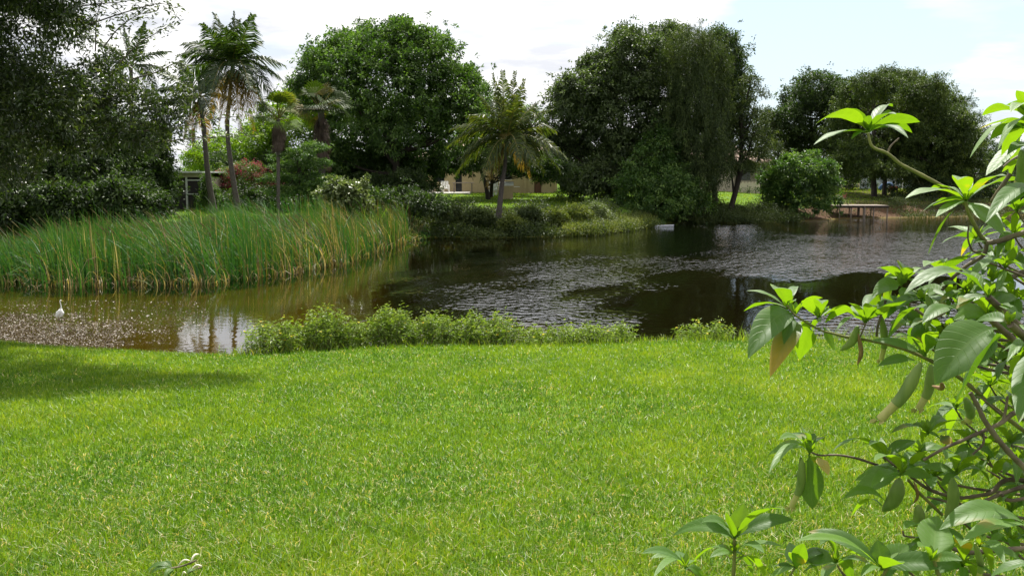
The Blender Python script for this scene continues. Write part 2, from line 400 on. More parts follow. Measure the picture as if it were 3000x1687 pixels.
e = mb.build('floating_weed', WEED); tag(e, 'brown weed and scum floating on the shallows around the egret', 'weed', kind='stuff')
# ------------------------------------------------------------------ foliage generators
def rdir(n): return nrm(rng.normal(0, 1, (n, 3)))

def leaves(mb, c, out, L, W, rnd, droop=.2, flat=.8, jitter=.8):
    n = len(c)
    d = nrm(out * .7 + rng.normal(0, jitter, (n, 3)) * .8 + np.array([0, 0, -droop]))
    up = nrm(rng.normal(0, .55, (n, 3)) + np.array([0, 0, flat]))
    s = nrm(np.cross(d, up))
    L = np.broadcast_to(L, (n,))[:, None]; W = np.broadcast_to(W, (n,))[:, None]
    nn = np.cross(s, d)
    V = np.stack([c, c + d * L * .45 + s * W * .5 + nn * W * .12, c + d * L - np.array([0, 0, .12]) * L, c + d * L * .45 - s * W * .5 + nn * W * .12], 1)
    mb.add(V.reshape(-1, 3), np.arange(n * 4).reshape(n, 4), rnd)

def crown(mb, blobs, nclump, per, sig, L, W, droop=.2, core=.45, sparse=0., squash=.75, hang=0., cvar=.6, shade=0.0):
    """blobs: rows (x, y, z, rx, ry, rz); leaf clumps spread over the outer part of the blobs"""
    B = np.array(blobs, float)
    area = (B[:, 3] * B[:, 5] + B[:, 3] * B[:, 4] + B[:, 4] * B[:, 5]); pr = area / area.sum()
    bi = rng.choice(len(B), nclump, p=pr); b = B[bi]
    d = rdir(nclump); d[:, 2] = np.where((d[:, 2] < -.3) & (rng.uniform(0, 1, nclump) < .5), -d[:, 2], d[:, 2])
    bump = 1 + .2 * np.sin(d[:, 0] * 5 + bi * 2.1) * np.sin(d[:, 2] * 6 + bi) + .13 * np.sin(d[:, 1] * 7 + bi) + .07 * np.sin(d[:, 0] * 13 + d[:, 2] * 11 + bi)
    r = (core + (1 - core) * rng.uniform(0, 1, nclump) ** .45) * bump
    spr = rng.uniform(0, 1, nclump) < .15; r = np.where(spr, r * 0 + 1 + rng.uniform(0, 1, nclump) ** 1.5 * .9 * sig * 3 / np.maximum(b[:, 3], sig * 2), r)
    c = b[:, :3] + d * r[:, None] * b[:, 3:]
    keep = np.ones(nclump, bool)
    for k in range(len(B)):
        q = np.linalg.norm((c - B[k, :3]) / B[k, 3:], axis=1)
        keep &= ~((q < .5) & (bi != k))
    if sparse: keep &= rng.uniform(0, 1, nclump) > sparse
    c, d, spr = c[keep], d[keep], spr[keep]; m = len(c)
    csz = rng.uniform(.6, 1.35, m) * np.where(spr, .5, 1); cr = rng.uniform(0, 1, m)
    k = rng.poisson(np.where(spr, per * .35, per), m).clip(4); idx = np.repeat(np.arange(m), k); n = len(idx)
    dd = rdir(n); rr = rng.uniform(0, 1, n) ** .5
    off = dd * (rr * sig * csz[idx])[:, None] * np.array([1, 1, squash])
    if hang: off[:, 2] -= rng.uniform(0, 1, n) ** 1.3 * hang * csz[idx]
    p = c[idx] + off
    # tone varies at random, clump by clump and leaf by leaf
    rnd = np.clip(cvar * cr[idx] + (1 - cvar) * rng.uniform(0, 1, n), 0, 1)
    leaves(mb, p, nrm(dd * .6 + d[idx]), L * rng.uniform(.7, 1.3, n), W * rng.uniform(.7, 1.3, n), rnd, droop)
    return c

def limbs(mb, base, top, r0, blobs, nl=7, r1=None):
    base = np.array(base, float); top = np.array(top, float)
    mid = (base + top) / 2 + np.array([rng.normal(0, .15), rng.normal(0, .15), 0]) * (top[2] - base[2]) * .2
    tp = spline([base - [0, 0, .3], base + (mid - base) * .08, mid, top], 5)
    t = np.linspace(0, 1, len(tp)); tube(mb, tp, r0 * (1 - .55 * t) * (1 + .5 * np.exp(-t * 14)), 9, .5)
    B = np.array(blobs); o = rng.permutation(len(B))[:nl]
    for k in o:
        s = tp[int(len(tp) * rng.uniform(.45, .98))]; e = B[k, :3] + B[k, 3:] * np.array([0, 0, .35])
        m_ = s * .5 + e * .5 + np.array([0, 0, -.08 * np.linalg.norm(e - s)])
        q = spline([s, m_, e], 5); rr = r0 * .42 * np.linspace(1, .12, len(q)); tube(mb, q, rr, 6, .5)
        for _ in range(3):
            s2 = q[rng.integers(3, len(q) - 1)]; e2 = e + rdir(1)[0] * B[k, 3:] * .8
            q2 = spline([s2, (s2 + e2) / 2 + [0, 0, .1], e2], 3); tube(mb, q2, r0 * .16 * np.linspace(1, .15, len(q2)), 4, .5, cap=False)

def qb(lst, y, dj=.0, ry=1.0, pix=True):
    """(u, v, r[, rv[, dy]]) in picture units at depth y -> ellipsoids in metres"""
    o = []; s = 2504.0 / y
    for k, t in enumerate(lst):
        u, v, r = t[:3]; rv = t[3] if len(t) > 3 else r; dy = t[4] if len(t) > 4 else dj * ((k * 37 % 11) / 5. - 1)
        yy = y + dy; p = Q(u, v, yy); s = 2504.0 / yy
        o.append((p[0], p[1], p[2], r / s, r / s * ry, rv / s))
    return o

def tree(name, label, cat, y, trunk_u, blobs, mat, ncl, per, sig, L, W, bark=BARK, r0=.25, topv=None, top_u=None, dj=2.0, group=None, nl=7, parts=('trunk', 'crown'), base=None, **kw):
    B = qb(blobs, y, dj)
    p = Q(trunk_u, 480, y); bx = p[0]; bz = gz(bx, y)
    base = (bx, y, bz) if base is None else base
    o = thing(name, base, label, cat, group)
    tv = Q(trunk_u if top_u is None else top_u, topv if topv is not None else np.mean([t[1] for t in blobs]), y)
    mb = MB(); limbs(mb, base, tv, r0, B, nl); mb.build(parts[0], bark, o, smooth=True)
    mb = MB(); crown(mb, B, ncl, per, sig, L, W, **kw); mb.build(parts[1], mat, o)
    return o

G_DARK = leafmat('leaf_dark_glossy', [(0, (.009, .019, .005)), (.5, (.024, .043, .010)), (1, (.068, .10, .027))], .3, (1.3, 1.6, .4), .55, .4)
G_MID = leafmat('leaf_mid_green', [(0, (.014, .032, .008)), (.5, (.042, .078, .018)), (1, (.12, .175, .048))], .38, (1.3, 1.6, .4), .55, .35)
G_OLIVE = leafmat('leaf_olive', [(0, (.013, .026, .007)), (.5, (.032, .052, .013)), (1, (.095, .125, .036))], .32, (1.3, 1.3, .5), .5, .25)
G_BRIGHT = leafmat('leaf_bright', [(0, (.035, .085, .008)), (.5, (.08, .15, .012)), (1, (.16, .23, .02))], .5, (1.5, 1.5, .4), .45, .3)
G_OAK = leafmat('leaf_oak_glossy', [(0, (.010, .020, .005)), (.6, (.030, .050, .012)), (1, (.10, .125, .035))], .34, (1.3, 1.4, .45), .42, .8)
G_SHRUB = leafmat('leaf_shrub', [(0, (.018, .045, .009)), (.5, (.042, .092, .015)), (1, (.14, .21, .05))], .35, (1.3, 1.4, .5), .5, .45)
G_GREY = leafmat('leaf_pale', [(0, (.055, .085, .022)), (.5, (.12, .16, .05)), (1, (.24, .28, .11))], .3, (1.2, 1.3, .6), .4, .5)
PINK = leafmat('pink_bracts', [(0, (.15, .022, .035)), (.6, (.28, .045, .075)), (1, (.32, .13, .10))], .4, (1.3, .9, 1.0), .6, .3)
YEL = leafmat('yellow_flower', [(0, (.62, .44, .02)), (1, (.80, .65, .05))], .3, (1.1, 1.1, .6), .6, .3)

# ------------------------------------------------------------------ trees of the far bank
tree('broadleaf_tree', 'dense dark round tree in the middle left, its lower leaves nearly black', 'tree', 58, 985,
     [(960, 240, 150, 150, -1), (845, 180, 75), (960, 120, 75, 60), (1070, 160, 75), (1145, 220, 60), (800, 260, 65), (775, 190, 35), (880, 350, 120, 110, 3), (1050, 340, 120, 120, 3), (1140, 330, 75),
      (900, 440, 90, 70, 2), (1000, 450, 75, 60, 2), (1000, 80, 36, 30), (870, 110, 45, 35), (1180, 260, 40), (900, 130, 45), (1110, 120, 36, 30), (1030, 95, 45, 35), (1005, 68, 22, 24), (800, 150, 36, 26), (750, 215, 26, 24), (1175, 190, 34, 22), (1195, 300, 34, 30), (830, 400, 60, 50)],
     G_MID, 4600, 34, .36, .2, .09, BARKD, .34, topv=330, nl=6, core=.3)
tree('small_broadleaf_tree', 'small mid green tree behind the short palm, right of the dark round tree', 'tree', 68, 1235,
     [(1210, 235, 34, 30), (1190, 280, 45, 40), (1245, 285, 45, 45), (1300, 295, 40, 35), (1340, 290, 30, 24), (1220, 340, 60, 50), (1300, 350, 50, 40)], G_MID, 620, 26, .4, .17, .08, BARKD, .16, topv=330)
tree('patio_tree', 'low spreading tree with a bent dark trunk in front of the tan house', 'tree', 66, 1228,
     [(1150, 398, 52, 30), (1095, 420, 42, 24), (1210, 392, 50, 32), (1270, 396, 46, 32), (1330, 402, 46, 34), (1375, 425, 34, 30), (1170, 425, 28, 16), (1300, 425, 30, 16), (1350, 440, 24, 16), (1180, 405, 46, 24, -7), (1240, 398, 44, 22, -8), (1310, 402, 46, 24, -8), (1360, 412, 40, 24, -6), (1120, 415, 40, 22, -6), (1400, 425, 40, 24, -5), (1200, 396, 50, 24, 4), (1270, 398, 50, 24, 5), (1340, 408, 46, 24, 5), (1230, 394, 44, 20, 8), (1300, 402, 44, 22, 8)], G_DARK, 2500, 30, .36, .16, .08, BARKD, .2, topv=418, top_u=1205, nl=4, dj=1.0)  # rear crown blobs, hidden from view, added to shade the lawn
tree('ficus_tree', 'tall dark tree with clumped grey green leaves left of the weeping tree', 'tree', 66, 1560,
     [(1600, 150, 75, 70), (1530, 175, 55, 50), (1670, 130, 60, 60), (1500, 250, 85, 80), (1420, 250, 40, 36), (1440, 310, 75, 70), (1570, 280, 110, 110), (1670, 240, 80, 90), (1440, 400, 70, 80), (1590, 400, 110, 100), (1390, 345, 28, 30),
      (1500, 455, 80, 40), (1580, 100, 40, 32), (1690, 90, 40, 30), (1430, 215, 34, 24), (1480, 170, 30, 26)],
     leafmat('leaf_ficus', [(0, (.013, .024, .007)), (.5, (.042, .064, .019)), (1, (.12, .155, .06))], .3, (1.3, 1.5, .5), .52, .5), 4400, 34, .40, .20, .095, BARKD, .36, topv=250, nl=6, core=.3)
tree('ficus_tree', 'dark tree crown showing to the right of the weeping tree', 'tree', 69, 1800,
     [(1810, 120, 50, 44), (1835, 180, 40, 50), (1845, 245, 35, 50), (1800, 230, 60, 90), (1790, 350, 60, 80), (1830, 300, 40, 40)], G_DARK, 1700, 30, .40, .18, .08, BARKD, .26, topv=240, nl=3)
tree('weeping_tree', 'tall dull olive weeping tree with fine drooping foliage', 'tree', 63, 1735,
     [(1745, 115, 60, 52), (1715, 165, 50, 60), (1790, 150, 50, 60), (1735, 235, 60, 80), (1800, 250, 45, 70), (1700, 300, 45, 70), (1760, 330, 70, 80), (1805, 390, 40, 60), (1700, 400, 50, 60), (1760, 430, 60, 50)],
     G_OLIVE, 2600, 50, .26, .13, .04, BARKD, .2, topv=200, nl=5, hang=.9, droop=1.5, dj=1.2, core=.3)
tree('sparse_tree', 'thin open tree with a forked dark trunk and see-through top beside the cream house', 'tree', 65, 1836,
     [(1890, 205, 26, 22), (1905, 240, 26, 24), (1880, 240, 20, 24), (1870, 285, 34, 30), (1905, 300, 34, 28), (1850, 330, 45, 34), (1900, 355, 48, 40), (1835, 385, 45, 34), (1905, 405, 44, 28), (1865, 425, 40, 20), (1935, 380, 30, 30)],
     G_OLIVE, 900, 24, .32, .14, .06, BARKD, .24, topv=300, top_u=1862, nl=11, dj=1.0, sparse=.1, core=.25)
tree('lakeside_shrub', 'tall dark leafy bush at the water under the weeping tree', 'shrub', 61.5, 1650,
     [(1640, 430, 70, 60, 1), (1600, 480, 60, 50), (1680, 470, 70, 60), (1660, 370, 50, 50, 1), (1720, 490, 50, 45), (1650, 520, 80, 36, -.5), (1750, 510, 40, 34, 1)],
     G_SHRUB, 1300, 30, .34, .17, .08, BARKD, .12, topv=430, parts=('stem', 'foliage'), nl=7, dj=.4)
tree('lakeside_tree', 'dark leafy tree far right, left neighbour of the broad domed tree', 'tree', 92, 2040,
     [(2055, 225, 56, 44), (2100, 240, 40, 36), (2010, 260, 50, 42), (1985, 310, 46, 44), (2050, 310, 80, 76), (2110, 300, 50, 60), (1935, 300, 30, 26), (1960, 350, 40, 40), (2020, 370, 60, 40), (2090, 380, 60, 40), (1925, 350, 26, 30)],
     G_DARK, 2200, 30, .5, .22, .11, BARKD, .3, topv=300, nl=5)
tree('domed_tree', 'broad domed olive tree with several trunks at the far right bank', 'tree', 84, 2200,
     [(2200, 215, 60, 36), (2150, 240, 44, 34), (2260, 205, 60, 34), (2320, 235, 60, 44), (2370, 275, 55, 46), (2240, 290, 120, 90), (2340, 330, 100, 80), (2130, 310, 50, 50), (2110, 360, 50, 40), (2160, 385, 60, 40), (2250, 380, 90, 50), (2400, 330, 50, 50), (2400, 400, 70, 50), (2320, 420, 70, 30), (2180, 420, 50, 22, -3), (2260, 425, 60, 22, -4), (2380, 440, 60, 26, -3), (2130, 415, 30, 24, -2)],
     leafmat('leaf_domed', [(0, (.012, .026, .007)), (.5, (.038, .062, .012)), (1, (.11, .145, .030))], .3, (1.3, 1.4, .5), .5, .25), 7000, 46, .40, .17, .07, BARK, .3, topv=300, nl=6, dj=4.5, droop=.7, hang=.35, core=.3)
tree('feathery_tree', 'dark feathery branch tips of the tree right of the domed tree', 'tree', 86, 2440,
     [(2425, 262, 24, 18), (2400, 290, 30, 24), (2452, 300, 26, 18), (2440, 335, 30, 24), (2480, 330, 16, 10), (2430, 380, 50, 40), (2490, 400, 50, 50), (2540, 430, 60, 40), (2600, 410, 60, 50), (2620, 450, 70, 40)],
     G_DARK, 1300, 28, .42, .18, .05, BARKD, .26, topv=350, nl=6)
tree('round_bush', 'round glossy light green bush hanging over the water left of the dock', 'shrub', 67, 2000,
     [(2010, 430, 62, 40), (2055, 440, 44, 40), (1965, 445, 40, 34), (2075, 480, 34, 34), (1950, 475, 34, 30), (2015, 480, 76, 44), (2020, 520, 56, 22), (2036, 400, 24, 18), (1986, 408, 22, 16), (2085, 430, 22, 18), (1930, 452, 20, 18), (2100, 462, 16, 16), (1945, 500, 24, 20), (2090, 510, 24, 18)],
     G_SHRUB, 900, 28, .30, .21, .10, BARKD, .16, topv=470, parts=('stem', 'foliage'), nl=8, dj=.6)
# extra trunks of the domed tree group
for k, (u, lab, r) in enumerate([(2225, 'grey trunk second from the left under the domed tree', .26), (2300, 'grey forked trunk under the right side of the domed tree', .34), (2430, 'dark trunk in the shade right of the domed tree', .3)]):
    y = 86 + k * 2; p = Q(u, 480, y); b = (p[0], y, gz(p[0], y))
    o = thing('tree', b, lab, 'tree', 'trees around the domed tree')
    top = Q(u + 8, 400, y); B = qb([(u + 20, 365, 44, 22), (u - 24, 372, 36, 20), (u + 4, 350, 40, 20)], y)
    mb = MB(); limbs(mb, b, top, r, B, 3); mb.build('trunk', BARK, o, smooth=True)
    mb = MB(); crown(mb, B, 160, 26, .4, .17, .06); mb.build('crown', G_DARK, o)

# left side behind the cattails
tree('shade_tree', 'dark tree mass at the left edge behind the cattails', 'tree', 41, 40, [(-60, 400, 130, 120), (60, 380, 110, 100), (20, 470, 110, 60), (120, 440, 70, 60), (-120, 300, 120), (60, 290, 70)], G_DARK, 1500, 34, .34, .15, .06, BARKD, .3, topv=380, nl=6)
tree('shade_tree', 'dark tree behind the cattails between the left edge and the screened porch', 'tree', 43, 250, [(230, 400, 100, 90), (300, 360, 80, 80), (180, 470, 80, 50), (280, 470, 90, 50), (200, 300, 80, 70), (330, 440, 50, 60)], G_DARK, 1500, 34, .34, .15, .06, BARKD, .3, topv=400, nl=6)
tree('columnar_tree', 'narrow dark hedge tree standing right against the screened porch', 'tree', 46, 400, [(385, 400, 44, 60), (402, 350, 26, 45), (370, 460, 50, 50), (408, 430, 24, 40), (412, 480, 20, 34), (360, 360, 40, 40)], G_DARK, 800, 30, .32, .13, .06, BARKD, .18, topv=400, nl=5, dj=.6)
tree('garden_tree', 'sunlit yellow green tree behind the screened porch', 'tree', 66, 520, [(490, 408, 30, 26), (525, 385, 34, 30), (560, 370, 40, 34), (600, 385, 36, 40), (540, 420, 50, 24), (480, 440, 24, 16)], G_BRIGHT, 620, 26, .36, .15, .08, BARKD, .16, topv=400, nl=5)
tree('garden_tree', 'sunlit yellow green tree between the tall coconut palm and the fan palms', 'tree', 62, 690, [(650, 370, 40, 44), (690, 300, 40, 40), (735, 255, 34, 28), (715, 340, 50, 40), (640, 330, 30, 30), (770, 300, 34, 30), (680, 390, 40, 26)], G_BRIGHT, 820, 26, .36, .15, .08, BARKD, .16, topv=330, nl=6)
tree('feathery_garden_tree', 'small tree with flat layers of lacy leaves in front of the brown fan palm', 'tree', 46, 755, [(745, 388, 40, 12), (785, 372, 34, 12), (720, 420, 40, 12), (700, 448, 40, 10), (790, 410, 40, 12), (770, 450, 50, 14), (720, 480, 44, 12), (810, 470, 60, 24), (850, 500, 60, 20), (700, 400, 24, 10)],
     G_SHRUB, 900, 34, .22, .10, .045, BARKD, .08, topv=420, nl=9, dj=.8, squash=.4)
tree('porch_shrub', 'upright green shrub against the right corner of the screened porch', 'shrub', 49, 522, [(522, 470, 15, 30), (530, 498, 20, 20), (516, 510, 14, 18)], G_MID, 200, 24, .2, .1, .05, BARKD, .04, topv=470, parts=('stem', 'foliage'), nl=3, dj=.2)
o = tree('bougainvillea', 'large bougainvillea covered in pink bracts behind the palm trunks', 'shrub', 54, 610,
     [(620, 440, 50, 30), (575, 455, 40, 26), (660, 470, 46, 26), (540, 470, 34, 30), (600, 490, 70, 26), (520, 460, 16, 16)], leafmat('leaf_bougainvillea', [(0, (.03, .05, .012)), (1, (.10, .14, .03))], .35), 900, 26, .3, .09, .05, BARKD, .07, topv=460, parts=('stem', 'foliage'), nl=6, dj=.5)
mb = MB(); crown(mb, qb([(628, 425, 42, 22), (655, 440, 34, 18), (600, 440, 40, 20), (540, 455, 30, 16), (690, 468, 18, 12), (518, 448, 8, 6), (585, 470, 30, 14), (660, 475, 26, 10)], 53.3), 150, 20, .20, .08, .055, core=.75); mb.build('pink_bracts', PINK, o)
tree('seagrape_bush', 'pale round-leaved bush rising behind the cattails', 'shrub', 43, 858, [(855, 470, 34, 18), (880, 490, 34, 20), (820, 492, 24, 14), (850, 505, 44, 16), (905, 510, 24, 12)], G_GREY, 240, 22, .22, .15, .12, BARKD, .05, topv=480, parts=('stem', 'foliage'), nl=5, dj=.3)
tree('slender_shrub', 'thin upright pale shrub just right of the round-leaved bush', 'shrub', 43.5, 918, [(918, 462, 9, 14), (912, 480, 10, 12), (922, 448, 5, 8)], G_GREY, 26, 14, .14, .14, .07, BARKD, .03, topv=462, parts=('stem', 'foliage'), nl=3, dj=.1)
tree('dark_bush', 'dark bush under the round tree at the end of the patio', 'shrub', 56, 1030, [(1030, 462, 46, 34), (985, 480, 50, 30), (1055, 490, 24, 26), (940, 480, 44, 34)], G_DARK, 640, 28, .3, .13, .06, BARKD, .08, topv=470, parts=('stem', 'foliage'), nl=5, dj=.5)
tree('bright_bush', 'small sunlit bush at the right end of the tan house', 'shrub', 76, 1420, [(1425, 478, 16, 10), (1438, 470, 10, 9), (1412, 484, 14, 6)], G_BRIGHT, 90, 20, .22, .12, .06, BARKD, .04, topv=475, parts=('stem', 'foliage'), nl=3, dj=.1)

# dark hedges that close the garden edges under the crowns
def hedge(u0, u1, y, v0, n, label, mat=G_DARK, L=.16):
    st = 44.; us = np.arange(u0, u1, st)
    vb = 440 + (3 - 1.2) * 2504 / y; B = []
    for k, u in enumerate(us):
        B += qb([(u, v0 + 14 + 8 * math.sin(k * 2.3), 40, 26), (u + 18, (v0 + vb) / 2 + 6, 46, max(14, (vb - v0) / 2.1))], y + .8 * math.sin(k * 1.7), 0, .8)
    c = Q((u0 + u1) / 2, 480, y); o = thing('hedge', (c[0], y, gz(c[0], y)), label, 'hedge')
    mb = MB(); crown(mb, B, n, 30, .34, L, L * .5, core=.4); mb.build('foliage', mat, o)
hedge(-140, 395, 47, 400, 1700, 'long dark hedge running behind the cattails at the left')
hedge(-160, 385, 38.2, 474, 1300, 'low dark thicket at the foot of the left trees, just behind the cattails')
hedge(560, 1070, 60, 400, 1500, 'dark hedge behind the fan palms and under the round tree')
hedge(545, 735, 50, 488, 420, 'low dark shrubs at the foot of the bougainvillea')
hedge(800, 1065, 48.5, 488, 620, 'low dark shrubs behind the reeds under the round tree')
hedge(2270, 2640, 80, 466, 900, 'dark thicket added as shade on top of the red bank right of the dock')  # foliage added to stand in for the shade over bare litter ground
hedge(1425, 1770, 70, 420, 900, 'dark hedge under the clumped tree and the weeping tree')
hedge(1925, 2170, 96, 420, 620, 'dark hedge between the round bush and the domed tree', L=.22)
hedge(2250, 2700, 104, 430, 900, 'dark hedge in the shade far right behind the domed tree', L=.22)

# distant screen of trees that closes the horizon
far = [(-140, 330, 60, 120), (20, 350, 60, 118), (180, 355, 60, 112), (330, 380, 50, 108), (700, 385, 60, 112), (820, 372, 66, 106), (950, 380, 60, 110), (1080, 372, 60, 112), (1200, 385, 60, 106), (1320, 372, 60, 110), (1450, 372, 60, 108),
       (1600, 380, 60, 112), (1750, 372, 60, 116), (1900, 398, 52, 118), (2020, 400, 56, 122), (2140, 404, 56, 118), (2260, 400, 56, 122), (2380, 404, 56, 120), (2500, 410, 60, 118), (2640, 405, 60, 116), (2800, 400, 60, 118)]
for k, (u, v, r, y) in enumerate(far):
    p = Q(u, 480, y); b = (p[0], y, gz(p[0], y)); o = thing('background_tree', b, 'dark green tree of the distant row closing the view behind the gardens', 'tree', 'distant row of trees')
    B = qb([(u, v, r * .6, r * .5), (u - r * .5, v + r * .6, r * .6, r * .6), (u + r * .5, v + r * .5, r * .6, r * .6), (u, v + r * 1.1, r * .9, r * .6)], y, 1.5)
    mb = MB(); limbs(mb, b, Q(u, v + r * .3, y), .25, B, 3); mb.build('trunk', BARKD, o, smooth=True)
    mb = MB(); crown(mb, B, 260, 24, .6, .32, .16); mb.build('crown', G_DARK if k % 3 else G_MID, o)
# norfolk pine in the far gap
y = 105; p = Q(487, 480, y); b = (p[0], y, gz(p[0], y)); o = thing('norfolk_pine', b, 'small far away conical pine in the gap above the porch', 'tree')
top = Q(487, 324, y); mb = MB(); tube(mb, [b, top], [.16, .03], 6); mb.build('trunk', BARKD, o, smooth=True)
mb = MB()
for k in range(16):
    t = k / 16.; z = b[2] + (top[2] - b[2]) * (.35 + .65 * t); R = 1.25 * (1 - t) + .12
    for a_ in np.arange(6) * 1.047 + k * .5:
        q = np.array([[p[0] + math.cos(a_) * R * s_, y + math.sin(a_) * R * s_, z + .25 * R * s_ ** 2] for s_ in np.linspace(.1, 1, 9)])
        leaves(mb, np.repeat(q, 3, 0), np.repeat(nrm(q - q[0] + 1e-3), 3, 0), .22, .05, rng.uniform(0, 1, 27), .0)
mb.build('foliage', G_DARK, o)

# ------------------------------------------------------------------ near oak at the left edge
def oak():
    y = 16.5; base = (-15.2, 15.6, gz(-15.2, 15.6))
    o = thing('oak_tree', base, 'large near tree with small glossy leaves reaching in from the left edge', 'tree')
    B = qb([(40, 60, 170, 110, 1), (170, 60, 70, 50, 0), (-110, 260, 190, 170, 0), (70, 250, 150, 120, -.5), (200, 245, 70, 70, .5), (285, 215, 70, 75, 1.2), (340, 270, 70, 70, .6), (410, 300, 55, 45, .3), (120, 350, 100, 60, .8), (260, 340, 80, 50, .4),
            (10, 420, 80, 60, 1), (-60, 400, 120, 100, -1), (360, 340, 60, 36, 0), (-200, 60, 220, 150, -1), (-260, 330, 200, 160, -2), (450, 250, 30, 24, .5), (60, -60, 180, 90, -1), (470, 325, 26, 14, .2), (90, -190, 190, 110, 1.5), (-60, -260, 220, 150, 0)], y, 0)
    mb = MB(); limbs(mb, base, (-13.2, 16, 8.0), .34, B, 0); 
    B += [(-5.9, 15.9, 8.0, 1.8, 1.6, 1.2), (-4.5, 15.6, 8.2, 1.5, 1.2, .9), (-7.4, 16.2, 7.9, 1.8, 1.7, 1.3), (-9., 15.4, 8, 1.8, 1.6, 1.3), (-5.6, 13.9, 7.6, 1.3, 1.1, .8), (-7.4, 14.0, 7.5, 1.5, 1.2, .9), (-3.0, 15.8, 8.6, 1.4, .9, .7), (-5.2, 12.2, 7.6, 1.4, 1.1, .7), (-7.3, 12.7, 7.5, 1.4, 1.1, .8), (-4.4, 14.4, 8.0, 1.1, .9, .7)]  # crown clumps added above the frame to throw the lawn shadow
    # long arching twigs that carry the outer sprays
    tw = [[(360, 330), (450, 320), (540, 300), (640, 290)], [(380, 360), (470, 350), (560, 345), (640, 340)], [(230, 60), (320, 30), (400, 10), (445, 22)], [(260, 120), (300, 70), (345, 40), (380, 30)], [(300, 160), (350, 110), (400, 80), (440, 55)],
          [(330, 200), (400, 180), (440, 160), (470, 170)], [(180, 20), (250, 10), (310, 5), (370, -10)], [(240, 130), (242, 60), (250, 20), (262, -10)]]
    TP = []
    for k, t in enumerate(tw):
        q = spline([Q(a_, b_, y + .4 * math.sin(k * 2.) + .1 * i_) for i_, (a_, b_) in enumerate(t)], 6)
        tube(mb, q, np.linspace(.012, .003, len(q)), 4, .5, cap=False); TP.append(q)
    mb.build('trunk', BARK, o, smooth=True)
    mb = MB(); crown(mb, B, 7200, 30, .20, .10, .034, droop=.15, core=.2, squash=.8)
    for q in TP:
        for s_ in range(3, len(q)):
            n = 8; c = q[s_] + rng.normal(0, .07, (n, 3)); leaves(mb, c, np.tile(nrm(q[s_] - q[s_ - 1]), (n, 1)), rng.uniform(.06, .11, n), .03, rng.uniform(.3, 1, n), .1, jitter=.5)
    mb.build('crown', G_OAK, o)
oak()

# ------------------------------------------------------------------ palms
PALM_L = leafmat('palm_leaflet', [(0, (.016, .034, .009)), (.5, (.036, .066, .014)), (.8, (.075, .10, .024)), (1, (.25, .19, .06))], .35, (1.3, 1.5, .4), .48, .4)
PALM_G = leafmat('palm_leaflet_yellow_green', [(0, (.025, .045, .010)), (.5, (.065, .095, .018)), (.8, (.14, .15, .035)), (1, (.30, .23, .08))], .4, (1.4, 1.4, .4), .48, .45)
PALM_Y = leafmat('palm_old_leaflet', [(0, (.09, .08, .015)), (.6, (.22, .16, .025)), (1, (.28, .20, .08))], .45, (1.4, 1.2, .4), .45, .4)
STALK = noisemat('palm_stalk', [(.3, (.20, .20, .06)), (.7, (.33, .28, .10))], 5, rough=.5, bump=.1)
NUT = noisemat('coconut', [(.3, (.20, .17, .03)), (.7, (.36, .25, .05))], 6, rough=.5, bump=.1)

def frond(o, root, tip, rise, name='frond', mat=PALM_L, nl=64, ll=.75, wl=.045, droopy=.6, rv=(.0, .75)):
    root = np.array(root, float); tip = np.array(tip, float); ch = tip - root; Ln = np.linalg.norm(ch)
    ctrl = root + ch * .45 + np.array([0, 0, rise * Ln])
    t = np.linspace(0, 1, 26)[:, None]; q = (1 - t) ** 2 * root + 2 * t * (1 - t) * ctrl + t * t * tip
    mb = MB(); tube(mb, q, np.linspace(.035, .006, 26), 5, .9, cap=False)
    T = nrm(np.gradient(q, axis=0)); S = nrm(np.cross(T, [0, 0, 1.]) + 1e-4); twist = rng.normal(0, .35)
    Nn = np.cross(S, T); S = nrm(S * math.cos(twist) + Nn * math.sin(twist)); Nn = np.cross(S, T)
    k = np.linspace(.12, .99, nl); idx = k * 25; i0 = idx.astype(int).clip(0, 24); f = (idx - i0)[:, None]
    c = q[i0] * (1 - f) + q[i0 + 1] * f; TT = T[i0]; SS = S[i0]; NN = Nn[i0]
    for sgn in (-1, 1):
        l = (ll * np.sin(np.clip(k * 1.05, 0, 1) * math.pi * .9 + .25).clip(.25) * rng.uniform(.8, 1.1, nl))[:, None]
        d0 = nrm(SS * sgn * .9 + TT * .65 + NN * .15 + rng.normal(0, .1, (nl, 3)))
        down = np.array([0, 0, -1.]) * droopy
        m1 = c + d0 * l * .5 + down * l * .12; e1 = c + d0 * l * .8 + down * l * .62 + TT * l * .1
        wv = nrm(TT + rng.normal(0, .25, (nl, 3))) * wl * .5
        V = np.stack([c - wv * .6, c + wv * .6, m1 + wv, m1 - wv, e1], 1).reshape(-1, 3); b = (np.arange(nl) * 5)[:, None]
        r = rng.uniform(rv[0], rv[1], nl)
        off = mb.n; mb.v.append(V.astype(np.float32)); mb.uv.append(np.zeros((len(V), 2), np.float32)); mb.n += len(V)
        mb.f.append(b + np.array([[0, 1, 2, 3]]) + off); mb.r.append(r.astype(np.float32)); mb.f.append(b + np.array([[3, 2, 4]]) + off); mb.r.append(r.astype(np.float32))
    mb.build(name, mat, o)

